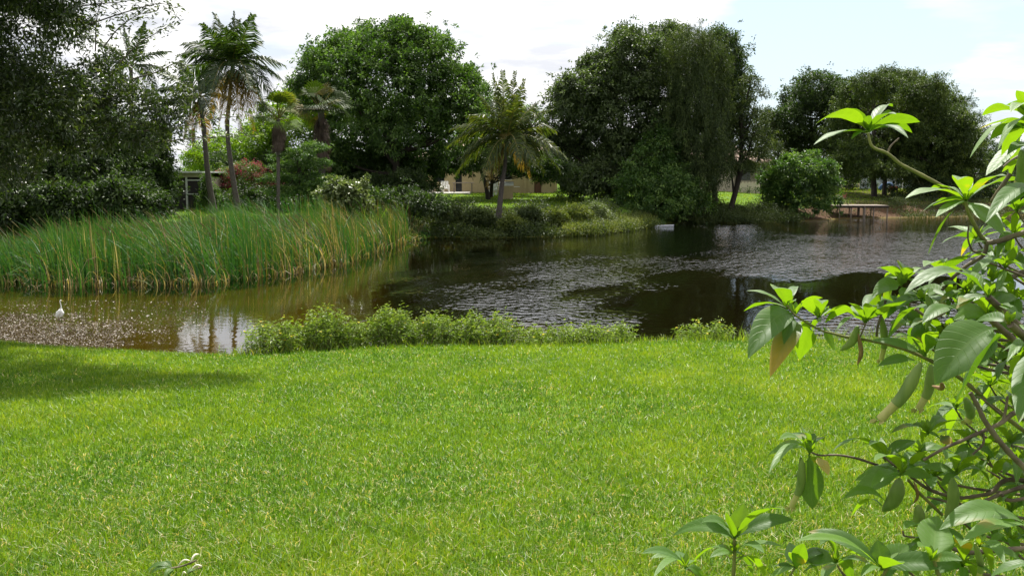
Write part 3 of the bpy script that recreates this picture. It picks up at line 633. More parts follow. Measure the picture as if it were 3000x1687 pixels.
def coco(label, y, trunk, crown_uv, fr, old=(), r0=.17, ll=.7, nuts=True, group='coconut palms', scale=1.0, lmat=None):
    pts = [Q(u, v, y) for u, v in trunk]; b = pts[0].copy(); b[2] = gz(b[0], y) - .02
    cr = Q(*crown_uv, y)
    o = thing('coconut_palm', b, label, 'palm tree', group)
    line = spline([b] + pts[1:] + [cr + np.array([0, 0, .1])], 10); t = np.linspace(0, 1, len(line))
    ring = 1 + .05 * np.sin(np.arange(len(line)) * 2.4)
    mb = MB(); tube(mb, line, r0 * (1 - .45 * t) * ring * (1 + .6 * np.exp(-t * 12)), 9); mb.build('trunk', PALMBARK, o, smooth=True)
    s = 2504. / y
    for du, dv, dy, rise in fr:
        tip = Q(crown_uv[0] + du, crown_uv[1] + dv, y + dy)
        frond(o, cr + rng.normal(0, .05, 3), tip, rise, mat=lmat or PALM_L, droopy=.7, ll=ll * 1.12 * scale, wl=.06 * scale)
    for du, dv, dy, rise in old:
        frond(o, cr - [0, 0, .15], Q(crown_uv[0] + du, crown_uv[1] + dv, y + dy), rise, mat=PALM_Y, ll=ll * .8 * scale, droopy=.9, rv=(.0, 1))
    if nuts:
        for k in range(9):
            a_ = k * .7; c = cr + np.array([math.cos(a_) * .22, math.sin(a_) * .22, -.35 - .16 * (k % 3)])
            mb = MB(); th = np.linspace(.02, math.pi - .02, 8); q = np.stack([c[0] + 0 * th, c[1] + 0 * th, c[2] + .13 * np.cos(th)], 1)
            tube(mb, q, .10 * np.sin(th) + .002, 8); mb.build('coconut', NUT, o, smooth=True)
    return o

coco('tallest coconut palm, its crown against the white sky at the left', 45, [(602, 540), (585, 440), (572, 330), (578, 240)], (585, 165),
     [(5, -135, 0, .05), (-45, -130, 1, .02), (50, -128, -1, .02), (-75, -105, -1.2, .08), (72, -60, .6, .25), (-125, -55, .5, .22), (-140, -25, -1, .25), (130, 0, -.4, .3), (132, 42, .3, .35), (-130, 35, .4, .33), (-95, 75, -1, .4), (105, 88, -.6, .42), (80, 105, 1, .4), (-55, 70, -2.4, .4), (45, 60, -2.6, .4), (20, -60, -2.6, .2), (-30, -70, 2.6, .2), (15, -115, 1.6, .05), (-20, -95, -1.8, .1)],
     [(-35, 160, -.3, .25), (-60, 140, .4, .3), (55, 165, .3, .3), (80, 140, .0, .35), (20, 165, -.8, .25), (-15, 150, -1, .25)], ll=1.0, r0=.125)
coco('slimmer coconut palm just left of the tallest one, crown half hidden', 48, [(538, 545), (522, 430), (514, 340), (508, 290)], (500, 245),
     [(-10, -110, 0, .05), (-50, -90, 1, .08), (35, -100, .5, .05), (-100, -60, .4, .2), (-110, -15, -.5, .28), (-100, 40, 0, .35), (70, -50, 1, .2), (90, 10, 1, .3), (-55, 80, -.8, .4), (40, 70, -1, .4), (-70, 60, .6, .4)],
     [(-40, 110, 0, .25), (25, 115, .4, .25), (-15, 120, -.4, .2)], r0=.14)
coco('coconut palm mostly hidden behind the near left tree', 50, [(335, 520), (332, 400), (330, 300), (330, 240)], (330, 165),
     [(35, -110, 0, .05), (-20, -100, .5, .05), (-95, -65, 0, .2), (100, -35, .3, .2), (-110, 0, .3, .3), (110, 30, 0, .3), (-70, 70, .5, .4), (70, 80, -.5, .4)], (), r0=.15, nuts=False)
coco('short coconut palm leaning over the bank in the centre', 50.5, [(1253, 540), (1262, 470), (1271, 410)], (1274, 350),
     [(-35, -165, 0, .02), (-10, -172, -.5, .02), (22, -170, .3, .02), (45, -150, -.5, .03), (-75, -120, .6, .1), (75, -90, .8, .15), (115, -75, -.6, .2), (-140, -25, .2, .28), (-118, 52, -.5, .35), (-62, 105, -1, .45), (-30, 85, 1.2, .5),
      (125, -20, .2, .3), (152, 48, .3, .36), (-150, 20, .4, .36), (-128, 90, .2, .42), (135, 80, -.4, .42), (75, 70, -1.2, .45), (35, 60, -2, .5), (95, 85, .6, .4), (-95, -60, -1.5, .25), (30, -110, -2, .1), (-25, -120, 2, .1), (110, 25, 1.5, .35)],
     [(-50, 120, -.4, .3), (60, 95, .6, .35)], r0=.14, ll=1.0, nuts=True, lmat=PALM_G)

def fan_leaf(mb, c, d, R, up, rnd, n=22, spread=2.5):
    d = nrm(d); s = nrm(np.cross(d, up)); 
    a_ = np.linspace(-spread / 2, spread / 2, n)
    dirs = np.cos(a_)[:, None] * d + np.sin(a_)[:, None] * s
    nn = np.cross(s, d); half = spread / n * .55
    V = []; 
    for k in range(n):
        p0 = c; w = nrm(np.cross(dirs[k], nn)) * R * .55 * half
        m_ = c + dirs[k] * R * .6 + nn * .03 * R * (-1) ** k; e = c + dirs[k] * R * rng.uniform(.85, 1.05) + np.array([0, 0, -.22 * R])
        V += [p0, m_ - w, e, m_ + w]
    mb.add(np.array(V), np.arange(4 * n).reshape(n, 4), rnd)

def fanpalm(label, y, u, vbase, cuv, R, n, skirt, matl, trunk_r=.12, skirt_r=0.6, skirt_v=60):
    b = Q(u, vbase, y); b[2] = gz(b[0], y); cr = Q(*cuv, y)
    o = thing('fan_palm', b, label, 'palm tree', 'fan palms')
    mb = MB(); tube(mb, spline([b - [0, 0, .2], (b + cr) / 2, cr], 8), trunk_r, 9); mb.build('trunk', PALMBARK, o, smooth=True)
    mb = MB()
    for k in range(n):
        el = rng.uniform(-.35, 1.35); az = k * 2.4
        d = np.array([math.cos(az) * math.cos(el), math.sin(az) * math.cos(el), math.sin(el)]); L = R * rng.uniform(.5, .8)
        tube(mb, [cr, cr + d * L], [.02, .012], 4, .9, cap=False)
        fan_leaf(mb, cr + d * L, d + [0, 0, -.15], R * .75, np.array([0, 0, 1.]) + rng.normal(0, .3, 3), rng.uniform(.2, .95))
    mb.build('crown', matl, o)
    if skirt:
        mb = MB(); h = skirt_v / (2504. / y)
        for k in range(120):
            az = rng.uniform(0, 6.28); zt = -rng.uniform(.1, .9) * h; d = np.array([math.cos(az) * .45, math.sin(az) * .45, -1])
            fan_leaf(mb, cr + [math.cos(az) * .12, math.sin(az) * .12, zt], d, rng.uniform(.5, 1.0) * skirt_r * 1.2, np.array([math.cos(az), math.sin(az), .2]), rng.uniform(0, 1), n=9, spread=1.1)
        mb.build('dead_skirt', DEADL, o)
DEADL = leafmat('dead_palm_leaf', [(0, (.05, .036, .028)), (1, (.16, .12, .095))], .15, (1, 1, .8), .8, .2)
FANB = leafmat('fan_leaf_bright', [(0, (.03, .065, .009)), (.7, (.085, .14, .014)), (1, (.20, .17, .04))], .42, (1.4, 1.5, .3), .6, .25)
FAND = leafmat('fan_leaf_dark', [(0, (.018, .04, .007)), (.7, (.045, .075, .012)), (1, (.14, .10, .03))], .35, (1.4, 1.5, .3), .6, .25)
fanpalm('slender fan palm with bright leaves and a thin grey trunk behind the cattails', 44.5, 700, 540, (700, 300), 1.0, 24, True, FANB, .08, .42, 70)
fanpalm('fan palm with a long skirt of dead brown leaves against the dark tree', 49, 812, 520, (808, 278), 1.2, 28, True, FAND, .16, .62, 130)
# banana-like bright leaf plant at the waterline
p = Q(952, 520, 45); b = (p[0], 45, gz(p[0], 45)); o = thing('banana_plant', b, 'small plant with one upright bright leaf behind the cattails', 'plant')
mb = MB()
for k, (a_, l) in enumerate([(.2, .9), (1.9, .6), (3.6, .55)]):
    q = spline([np.array(b), np.array(b) + [.1 * math.cos(a_), .1, .5], np.array(b) + [.35 * math.cos(a_), .1, .5 + l * .8]], 5); w = np.array([.02, .03, .04, .06, .1, .15, .17, .15, .1, .06, .01])
    s_ = np.array([.8, .3, 0]); V = np.concatenate([q - w[:, None] * s_, q + w[:, None] * s_]); m_ = len(q)
    mb.add(V, [[i_, i_ + 1, m_ + i_ + 1, m_ + i_] for i_ in range(m_ - 1)], .6)
mb.build('leaves', G_BRIGHT, o)
# ------------------------------------------------------------------ growth on the banks
def cover(n, xf, yf_, hmax, L, W, mat, name, label, sig=.22, per=16, tall=0):
    x = xf(n); y = yf_(x, n); z = ground_z(x, y); h = hmax(x, y) * rng.uniform(.35, 1, n)
    mb = MB(); cr = np.clip(.5 + .3 * np.sin(x * 1.3 + y) + rng.normal(0, .2, n), 0, 1)
    k = rng.poisson(per, n).clip(3); idx = np.repeat(np.arange(n), k); m_ = len(idx)
    t = rng.uniform(0, 1, m_) ** .7
    p = np.stack([x[idx] + rng.normal(0, sig, m_), y[idx] + rng.normal(0, sig, m_), np.maximum(z[idx], 0) + t * h[idx]], 1)
    leaves(mb, p, rdir(m_) * .6 + [0, 0, .4], L * rng.uniform(.6, 1.3, m_), W * rng.uniform(.6, 1.3, m_), np.clip(.6 * cr[idx] + .4 * rng.uniform(0, 1, m_), 0, 1), .1)
    if tall:
        i_ = rng.integers(0, n, tall); blades(mb, x[i_], y[i_], np.maximum(z[i_], 0), rng.uniform(.4, 1.0, tall), rng.uniform(.015, .03, tall), rng.uniform(.2, 1, tall), rng.uniform(0, 6.28, tall), rng.uniform(.4, 1, tall), seg=3)
    e = mb.build(name, mat); tag(e, label, 'undergrowth', kind='stuff')
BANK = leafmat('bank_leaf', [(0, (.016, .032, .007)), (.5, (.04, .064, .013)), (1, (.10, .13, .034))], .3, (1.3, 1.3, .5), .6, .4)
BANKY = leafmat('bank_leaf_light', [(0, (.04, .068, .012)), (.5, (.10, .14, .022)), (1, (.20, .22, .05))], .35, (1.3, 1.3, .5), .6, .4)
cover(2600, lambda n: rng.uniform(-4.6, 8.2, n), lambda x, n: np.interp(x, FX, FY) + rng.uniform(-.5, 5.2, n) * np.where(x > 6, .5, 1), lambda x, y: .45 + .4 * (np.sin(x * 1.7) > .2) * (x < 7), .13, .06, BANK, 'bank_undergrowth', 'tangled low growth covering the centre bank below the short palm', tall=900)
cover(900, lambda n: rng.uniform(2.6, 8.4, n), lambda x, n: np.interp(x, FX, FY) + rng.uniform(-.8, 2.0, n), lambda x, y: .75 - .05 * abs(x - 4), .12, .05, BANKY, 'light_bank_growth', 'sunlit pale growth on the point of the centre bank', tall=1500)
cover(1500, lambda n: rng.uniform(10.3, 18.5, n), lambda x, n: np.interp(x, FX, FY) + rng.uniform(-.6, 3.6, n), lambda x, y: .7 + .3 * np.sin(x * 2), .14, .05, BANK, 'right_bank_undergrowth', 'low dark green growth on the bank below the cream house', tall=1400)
cover(1700, lambda n: np.where(rng.uniform(0, 1, n) < .8, rng.uniform(27.5, 48, n), rng.uniform(21, 48, n)), lambda x, n: np.interp(x, FX, FY) + rng.uniform(-.2, 6, n), lambda x, y: .32 + 0 * x, .14, .05, BANK, 'bank_creeper', 'low dark growth trailing over the red earth bank beyond the dock', tall=500)
cover(420, lambda n: rng.uniform(-6.2, -4.2, n), lambda x, n: 42 + (x + 6.2) * 2.5 + rng.uniform(-.5, 3, n), lambda x, y: .35 + 0 * x, .14, .05, REED, 'dry_reed_litter', 'dead straw coloured reed litter at the end of the cattails', tall=500)

# individual low bushes on the centre bank
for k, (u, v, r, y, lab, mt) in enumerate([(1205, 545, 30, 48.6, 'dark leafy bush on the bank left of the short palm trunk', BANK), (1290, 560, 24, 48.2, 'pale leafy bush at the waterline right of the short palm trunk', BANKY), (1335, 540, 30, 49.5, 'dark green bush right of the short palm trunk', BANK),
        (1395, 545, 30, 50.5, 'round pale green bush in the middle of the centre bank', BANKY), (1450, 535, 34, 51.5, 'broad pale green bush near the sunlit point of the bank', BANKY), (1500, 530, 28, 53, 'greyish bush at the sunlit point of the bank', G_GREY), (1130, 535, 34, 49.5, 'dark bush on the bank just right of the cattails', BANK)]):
    tree('bank_bush', lab, 'bush', y, u, [(u, v, r, r * .55), (u - r * .7, v + r * .3, r * .6, r * .4), (u + r * .7, v + r * .3, r * .6, r * .4)], mt, 210, 20, .2, .12, .055, BARKD, .03, topv=v, parts=('stem', 'foliage'), group='bushes on the centre bank', nl=3, dj=.2)

# yellow-flowered bushes along the near shore
PRIM = leafmat('primrose_leaf', [(0, (.045, .09, .010)), (.5, (.12, .20, .02)), (1, (.27, .35, .06))], .38, (1.35, 1.4, .45), .5, .45)
STEM = noisemat('green_stem', [(.3, (.12, .14, .05)), (.7, (.22, .20, .08))], 8, rough=.6, bump=.1)
def primrose(u, v, w, h, label, nst, fl, dens=1.0):
    y0 = float(np.interp(P(u * K, v * K, 15.5)[0], CX, CY)) + .35; s = 2504. / y0
    c = Q(u, v, y0); b = (c[0], y0, gz(c[0], y0)); W2 = w / s; Hh = h / s
    o = thing('waterside_bush', b, label, 'bush', 'flowering bushes along the near shore')
    st = MB(); lf = MB(); f = MB(); nf = 0
    for k in range(nst):
        a_ = rng.uniform(0, 6.28); r = rng.uniform(0, 1) ** .6; xx = b[0] + math.cos(a_) * r * W2 * .75; yy = y0 + math.sin(a_) * r * .35
        hh = Hh * (1 - .5 * r * r) * rng.uniform(.7, 1.12); zz = max(gz(xx, yy), .0) - .02
        hh = max(.15, hh + (b[2] - zz))
        lean = (xx - b[0]) * .45; top = np.array([xx + lean + rng.normal(0, .04), yy + rng.normal(0, .05), zz + hh])
        q = spline([[xx, yy, zz], [xx + lean * .3, yy, zz + hh * .5], top], 6); tube(st, q, np.linspace(.006, .002, len(q)), 4, .5, cap=False)
        n = int(54 * dens * hh / .5); t = rng.uniform(.12, 1, n) ** .7 * (len(q) - 1.01); i0 = t.astype(int); ff = (t - i0)[:, None]
        p = q[i0] * (1 - ff) + q[i0 + 1] * ff + rng.normal(0, .035, (n, 3)); az = rng.uniform(0, 6.28, n)
        leaves(lf, p, np.stack([np.cos(az), np.sin(az), np.full(n, .35)], 1), rng.uniform(.045, .09, n), rng.uniform(.014, .024, n), np.clip(.45 * (t / len(q)) + rng.uniform(0, .6, n), 0, 1), .25, jitter=.35)
        if nf < fl and rng.uniform() < fl / nst * 1.4:
            nf += 1
            for kk in range(5):
                az = kk * 1.257; d = np.array([math.cos(az), math.sin(az), .5]); s_ = np.array([-math.sin(az), math.cos(az), 0]); tp = top + [0, 0, .01]
                f.add(np.array([tp, tp + d * .012 + s_ * .010, tp + d * .024, tp + d * .012 - s_ * .010]), [[0, 1, 2, 3]], .6)
    st.build('stems', STEM, o); lf.build('foliage', PRIM, o)
    if nf: f.build('blossoms', YEL, o)
for a_ in [(665, 878, 66, 84, 'leftmost waterside bush, loose with yellow flowers on top', 40, 10), (728, 868, 56, 92, 'waterside bush with a sprig of yellow flowers, second from the left', 36, 9),
           (825, 880, 88, 112, 'tall rounded waterside bush, third from the left', 78, 8), (905, 872, 50, 70, 'low waterside bush between two taller rounded ones', 30, 3), (985, 876, 80, 104, 'waterside bush with a pointed top, left of the middle', 66, 5),
           (1090, 874, 84, 92, 'wide waterside bush in the middle of the row', 66, 5), (1195, 870, 78, 88, 'dense waterside bush right of the middle', 74, 4), (1262, 870, 44, 100, 'tall thin waterside bush ending the dense part of the row', 34, 5),
           (1340, 866, 50, 56, 'thin low waterside bush, first after the dense row', 34, 2), (1415, 866, 60, 54, 'low waterside bush halfway along the thin part', 50, 1), (1490, 864, 56, 56, 'low bushy waterside plant, third of the thin part', 54, 2), (1560, 862, 44, 56, 'last low waterside bush before the open water', 36, 1),
           (1745, 860, 44, 58, 'sparse waterside plant with yellow flowers, left of the pair', 14, 4), (1800, 858, 46, 62, 'sparse waterside plant with yellow flowers, right of the pair', 16, 4)]:
    primrose(*a_)
# weeds between them
n = 2600; u = rng.uniform(600, 2260, n); x = np.array([P(a_ * K, 860 * K, 15.3)[0] for a_ in u]); y = np.interp(x, CX, CY) + rng.uniform(.0, .9, n); z = ground_z(x, y)
mb = MB(); hh = rng.uniform(.08, .30, n) * np.where((u > 1600) & (u < 1700), .6, 1) * np.where(u > 1850, 1.3, 1); blades(mb, x, y, z - .02, hh, rng.uniform(.006, .012, n), rng.uniform(.1, .9, n), rng.uniform(0, 6.28, n), rng.uniform(.2, 1, n), seg=4)
e = mb.build('shore_weeds', PRIM); tag(e, 'thin weeds and grasses standing along the near waterline', 'weeds', kind='stuff')
# ------------------------------------------------------------------ buildings and garden things
def plain(name, col, rough=.7, spec=.3, metal=0, var=.06, scale=6):
    return noisemat(name, [(.3, tuple(c * (1 - var) for c in col)), (.7, tuple(min(1, c * (1 + var)) for c in col))], scale, rough, spec, .05)
TAN = plain('tan_stucco', (.46, .36, .20)); CREAM = plain('cream_stucco', (.50, .44, .34)); WHITE = plain('white_paint', (.8, .8, .78), .5)
ROOFM = plain('roof_tile', (.30, .22, .17), .9, var=.2); DARKG = plain('dark_glass', (.02, .022, .025), .15, .6); BROWN = plain('brown_door', (.16, .08, .05), .6)
CONC = plain('concrete', (.55, .52, .48), .9, var=.12); ALU = plain('pale_aluminium', (.62, .64, .62), .4, .5); WOOD = plain('weathered_wood', (.20, .165, .135), .8, var=.25, scale=12)
SCREEN = plain('insect_screen', (.035, .03, .032), .8); BLUEW = plain('pale_blue_wall', (.42, .50, .52), .8); RED = plain('red_plastic', (.4, .04, .03), .4, .5); BLUE = plain('blue_plastic', (.06, .14, .28), .4, .5); PVC = plain('white_pipe', (.6, .62, .66), .35, .5, var=.1)

def part(name, mat, o, boxes, M=None):
    mb = MB()
    for b in boxes: box(mb, *b, M=M)
    return mb.build(name, mat, o)

def xz(u, v, y):
    p = Q(u, v, y); return p[0], p[2]

# tan house in the middle
y = 78.0; x0 = xz(1062, 480, y)[0]; x1 = xz(1402, 480, y)[0]; g = gz(0, y); D = 9; top = g + 2.75
o = thing('house', ((x0 + x1) / 2, y + D / 2, g), 'low tan stucco house half hidden behind the centre trees', 'house')
def X(u): return xz(u, 480, y)[0]
xs_open = [(X(1146), X(1162), g, g + 2.1, 'doorway'), (X(1254), X(1288), g + 1.05, g + 1.75, 'window'), (X(1344), X(1362), g, g + 2.05, 'door')]
# wall built in panels round the openings
cuts = [x0] + [c for a_ in xs_open for c in a_[:2]] + [x1]; wl = []
for k in range(0, len(cuts), 2): wl.append((cuts[k], cuts[k + 1], y, y + .2, g - .3, top))
for a_ in xs_open:
    wl.append((a_[0], a_[1], y, y + .2, a_[3], top))
    if a_[2] > g + .1: wl.append((a_[0], a_[1], y, y + .2, g - .3, a_[2]))
wl += [(x0, x0 + .2, y + .2, y + D, g - .3, top), (x1 - .2, x1, y + .2, y + D, g - .3, top), (x0 + .2, x1 - .2, y + D - .2, y + D, g - .3, top)]
part('wall', TAN, o, wl)
part('doorway', DARKG, o, [(xs_open[0][0], xs_open[0][1], y + .12, y + .16, g, g + 2.1)])
w = part('window', DARKG, o, [(xs_open[1][0] + .05, xs_open[1][1] - .05, y + .12, y + .15, g + 1.1, g + 1.7)])
part('frame', WHITE, w, [(xs_open[1][0], xs_open[1][1], y + .08, y + .12, g + 1.05, g + 1.1), (xs_open[1][0], xs_open[1][1], y + .08, y + .12, g + 1.7, g + 1.75)]).location = (0, 0, 0)
w.children[0].data.transform(__import__('mathutils').Matrix.Translation((-o.location[0], -o.location[1], -o.location[2])))
part('door', BROWN, o, [(xs_open[2][0] + .03, xs_open[2][1] - .03, y + .1, y + .15, g, g + 2.0)])
part('window', DARKG, o, [(X(1090), X(1118), y - .012, y - .004, g + .9, g + 2.0)])
part('pilaster', TAN, o, [(X(1240), X(1248), y - .12, y - .004, g, top - .01), (X(1318), X(1324), y - .10, y - .004, g, top - .01), (X(1395), X(1401), y - .10, y - .004, g, top - .01)])
mb = MB(); xa, xb, ya, yb, zr = x0 - .7, x1 + .7, y - .8, y + D + .7, top + 1.5
V = np.array([[xa, ya, top], [xb, ya, top], [xb, yb, top], [xa, yb, top], [xa + 3, (ya + yb) / 2, zr], [xb - 3, (ya + yb) / 2, zr], [xa, ya, top - .16], [xb, ya, top - .16], [xb, yb, top - .16], [xa, yb, top - .16]])
mb.add(V, [[0, 1, 5, 4], [2, 3, 4, 5], [6, 7, 1, 0], [7, 8, 2, 1], [8, 9, 3, 2], [9, 6, 0, 3], [9, 8, 7, 6]]); mb.add(V, [[3, 0, 4], [1, 2, 5]]); mb.build('roof', ROOFM, o)
# patio slab
mb = MB(); ys_ = 72.6; xp0 = xz(1068, 490, ys_)[0]; xp1 = xz(1178, 490, ys_)[0]; gp = gz(-5, ys_)
box(mb, xp0, xp1, ys_, 77.95, gp - .2, gp + .14); e = mb.build('patio', CONC); tag(e, kind='structure')
# garden furniture on the grass and patio
def chair(u, v, y, lab, w=.6, h=.95, col=WHITE, yaw=0.3):
    p = Q(u, v, y); b = (p[0], y, gz(p[0], y)); o = thing('garden_chair', b, lab, 'chair', 'garden chairs by the tan house')
    c, s = math.cos(yaw), math.sin(yaw)
    def M(V): V = V.copy(); xx = V[:, 0] * c - V[:, 1] * s; yy = V[:, 0] * s + V[:, 1] * c; V[:, 0] = xx + b[0]; V[:, 1] = yy + b[1]; V[:, 2] += b[2]; return V
    part('seat', col, o, [(-w / 2, w / 2, -.25, .28, .38, .43)], M); part('armrest', col, o, [(-w / 2 - .02, -w / 2 + .04, -.25, .3, .62, .66), (w / 2 - .04, w / 2 + .02, -.25, .3, .62, .66)], M)
    for k in range(2):
        part('leg', col, o, [(-w / 2 + k * (w - .05), -w / 2 + .05 + k * (w - .05), -.25, -.2, 0, .62)], M)
        part('leg', col, o, [(-w / 2 + k * (w - .05), -w / 2 + .05 + k * (w - .05), .2, .25, 0, .38)], M)
    mb = MB(); 
    for k in range(5):
        xx = -w / 2 + .04 + k * (w - .12) / 4; v_ = M(np.array([[xx, .24, .4], [xx + .07, .24, .4], [xx + .07, .48, h + .05], [xx, .48, h + .05], [xx, .27, .4], [xx + .07, .27, .4], [xx + .07, .51, h + .05], [xx, .51, h + .05]]))
        mb.add(v_, [[0, 1, 2, 3], [7, 6, 5, 4], [0, 4, 5, 1], [3, 2, 6, 7], [0, 3, 7, 4], [1, 5, 6, 2]])
    mb.build('backrest', col, o)
chair(1236, 480, 71, 'white garden chair to the right of the bent patio tree', .62, 1.0, yaw=-.5)
chair(1248, 480, 72.5, 'second white garden chair behind the first, nearer the palm trunk', .58, .9, yaw=.7)
chair(1120, 480, 75.5, 'pale chair standing on the patio slab left of the dark doorway', .6, .9, yaw=.2)
# low patio table, planters
def planter(u, y, r, h, lab):
    p = Q(u, 480, y); b = (p[0], y, gp + .14); o = thing('plant_pot', b, lab, 'pot', 'pale pots on the patio edge')
    mb = MB(); bb = np.array(b); tube(mb, [bb, bb + [0, 0, h * .8], bb + [0, 0, h * .82], bb + [0, 0, h]], [r * .62, r * .9, r, r], 10); mb.build('pot', CONC, o)
    mb = MB(); n = 60; c = bb + [0, 0, h] + rng.normal(0, .09, (n, 3)); leaves(mb, c, rdir(n), .14, .05, rng.uniform(0, 1, n)); mb.build('plant', G_DARK, o)
planter(1085, 73.2, .22, .42, 'pale plant pot on the patio, left of the pair'); planter(1112, 73.2, .22, .42, 'pale plant pot on the patio, right of the pair')
p = Q(1165, 480, 74.5); b = (p[0], 74.5, gp + .14); o = thing('patio_table', b, 'low patio table in front of the dark doorway', 'table')
part('tabletop', WOOD, o, [(b[0] - .8, b[0] + .8, 74.1, 74.9, b[2] + .68, b[2] + .73)])
for sx_ in (-.7, .62):
    for sy_ in (74.15, 74.78): part('leg', WOOD, o, [(b[0] + sx_, b[0] + sx_ + .07, sy_, sy_ + .07, b[2], b[2] + .68)])
# grill with a white lid beside the palm trunk
y = 66.0; p = Q(1274, 480, y); g = gz(p[0], y); o = thing('barbecue_grill', (p[0], y, g), 'barbecue grill with a bright white lid on a tan cabinet beside the short palm trunk', 'grill')
s = 2504 / y; w = 18 / s
zt = Q(1274, 458, y)[2]
part('cabinet', TAN, o, [(p[0] - w * .9, p[0] + w * .9, y, y + .5, g, zt - .26)])
mb = MB(); n_ = 9; a_ = np.linspace(0, math.pi, n_); yy = y + .27 - np.cos(a_) * .3; zz = zt - .24 + np.sin(a_) * .26
V = np.concatenate([np.stack([np.full(n_, p[0] - w), yy, zz], 1), np.stack([np.full(n_, p[0] + w), yy, zz], 1)])
mb.add(V, [[k, k + 1, n_ + k + 1, n_ + k] for k in range(n_ - 1)]); mb.add(V, [list(range(n_))[::-1]]); mb.add(V, [list(range(n_, 2 * n_))]); lid = mb.build('lid', WHITE, o)
part('side_shelf', WHITE, o, [(p[0] + w + .02, p[0] + w + .42, y + .1, y + .45, zt - .34, zt - .30), (p[0] - w - .30, p[0] - w - .02, y + .1, y + .45, zt - .40, zt - .36)])

# screened porch at the left
y = 50.0; g = gz(-16, y); ztop = Q(470, 431, y)[2]; zbm = Q(470, 446, y)[2]
xa, xb = Q(436, 440, y)[0], Q(512, 440, y)[0]; 
def XP(u): return Q(u, 440, y)[0]
o = thing('screened_porch', ((xa + xb) / 2, y, g), 'small porch with a white flat roof and dark screens behind the cattails', 'porch')
part('roof', ALU, o, [(xa - 2.0, xb + .05, y - .35, y + 4.3, ztop - .08, ztop)])
part('fascia', CREAM, o, [(xa - 1.8, xb - .05, y - .05, y + .05, zbm, ztop - .084)])
for u in (466, 503): part('post', ALU, o, [(XP(u), XP(u) + .09, y - .02, y + .07, g - .1, zbm)])
part('post', ALU, o, [(xa - 1.8, xa - 1.7, y - .02, y + .07, g - .1, zbm)])
part('screen', SCREEN, o, [(xa - 1.7, XP(466), y + .02, y + .04, g - .1, zbm), (XP(466) + .09, XP(503), y + .02, y + .04, g - .1, zbm)])
part('rail', ALU, o, [(XP(466) + .09, XP(503), y - .02, y + .016, Q(0, 452, y)[2] - .06, Q(0, 452, y)[2]), (XP(466) + .09, XP(503), y - .02, y + .016, Q(0, 487, y)[2] - .05, Q(0, 487, y)[2])])
part('side_wall', CREAM, o, [(XP(503) - .0, XP(503) + .09, y + .08, y + 4.1, g - .1, zbm), (xa - 1.8, xb - .08, y + 4.1, y + 4.25, g - .1, ztop - .09)])
# pale house glimpsed behind the bougainvillea
y = 72.0; g = gz(-18, y); xa, xb = Q(512, 460, y)[0], Q(700, 460, y)[0]
o = thing('house', ((xa + xb) / 2, y + 3, g), 'pale house wall glimpsed behind the bougainvillea', 'house')
part('wall', CREAM, o, [(xa, xb, y, y + 5, g - .2, g + 2.2)]); part('roof', ROOFM, o, [(xa - .5, xb + .5, y - .5, y + 5.5, g + 2.204, g + 2.35)])
part('window', DARKG, o, [(xa + 1, xa + 2.2, y - .02, y - .004, g + .9, g + 1.9), (xa + 3.2, xa + 4.4, y - .02, y - .004, g + .9, g + 1.9)])

# cream house right of the middle
y = 88.0; g = gz(18, y); 
def XR(u): return Q(u, 470, y)[0]
xa, xb = XR(1705), XR(1925); top = g + 2.7; o = thing('house', ((xa + xb) / 2, y + 4, g), 'cream house with one tall dark window seen between the right hand trees', 'house')
wx0, wx1, wz0, wz1 = XR(1774), XR(1787), Q(0, 455, y)[2], Q(0, 424, y)[2]
xm = XR(1846)
part('wall', CREAM, o, [(xa, wx0, y, y + .2, g - .3, top), (wx1, xm, y, y + .2, g - .3, top), (wx0, wx1, y, y + .2, g - .3, wz0), (wx0, wx1, y, y + .2, wz1, top), (xa, xa + .2, y + .2, y + 8, g - .3, top), (xm, xb, y + 2, y + 2.2, g - .3, top), (xm - .2, xm, y + .2, y + 2, g - .3, top), (xb - .2, xb, y + 2.2, y + 8, g - .3, top)])
w = part('window', DARKG, o, [(wx0 + .04, wx1 - .04, y + .1, y + .13, wz0 + .04, wz1 - .04)])
part('curtain', WHITE, o, [((wx0 + wx1) / 2 + .02, wx1 - .06, y + .085, y + .098, wz0 + .05, wz1 - .05)])
part('sill', WHITE, o, [(wx0 - .05, wx1 + .05, y - .06, y - .003, wz0 - .07, wz0)])
part('window', DARKG, o, [(XR(1870), XR(1900), y + 1.96, y + 1.997, g + 1.0, g + 2.1)])
mb = MB(); xa2, xb2, ya, yb, zr = xa - .6, xb + .6, y - .7, y + 8.7, top + 1.6
V = np.array([[xa2, ya, top], [xb2, ya, top], [xb2, yb, top], [xa2, yb, top], [xa2 + 3, (ya + yb) / 2, zr], [xb2 - 3, (ya + yb) / 2, zr], [xa2, ya, top - .15], [xb2, ya, top - .15], [xb2, yb, top - .15], [xa2, yb, top - .15]])
mb.add(V, [[0, 1, 5, 4], [2, 3, 4, 5], [6, 7, 1, 0], [7, 8, 2, 1], [8, 9, 3, 2], [9, 6, 0, 3], [9, 8, 7, 6]]); mb.add(V, [[3, 0, 4], [1, 2, 5]]); mb.build('roof', ROOFM, o)
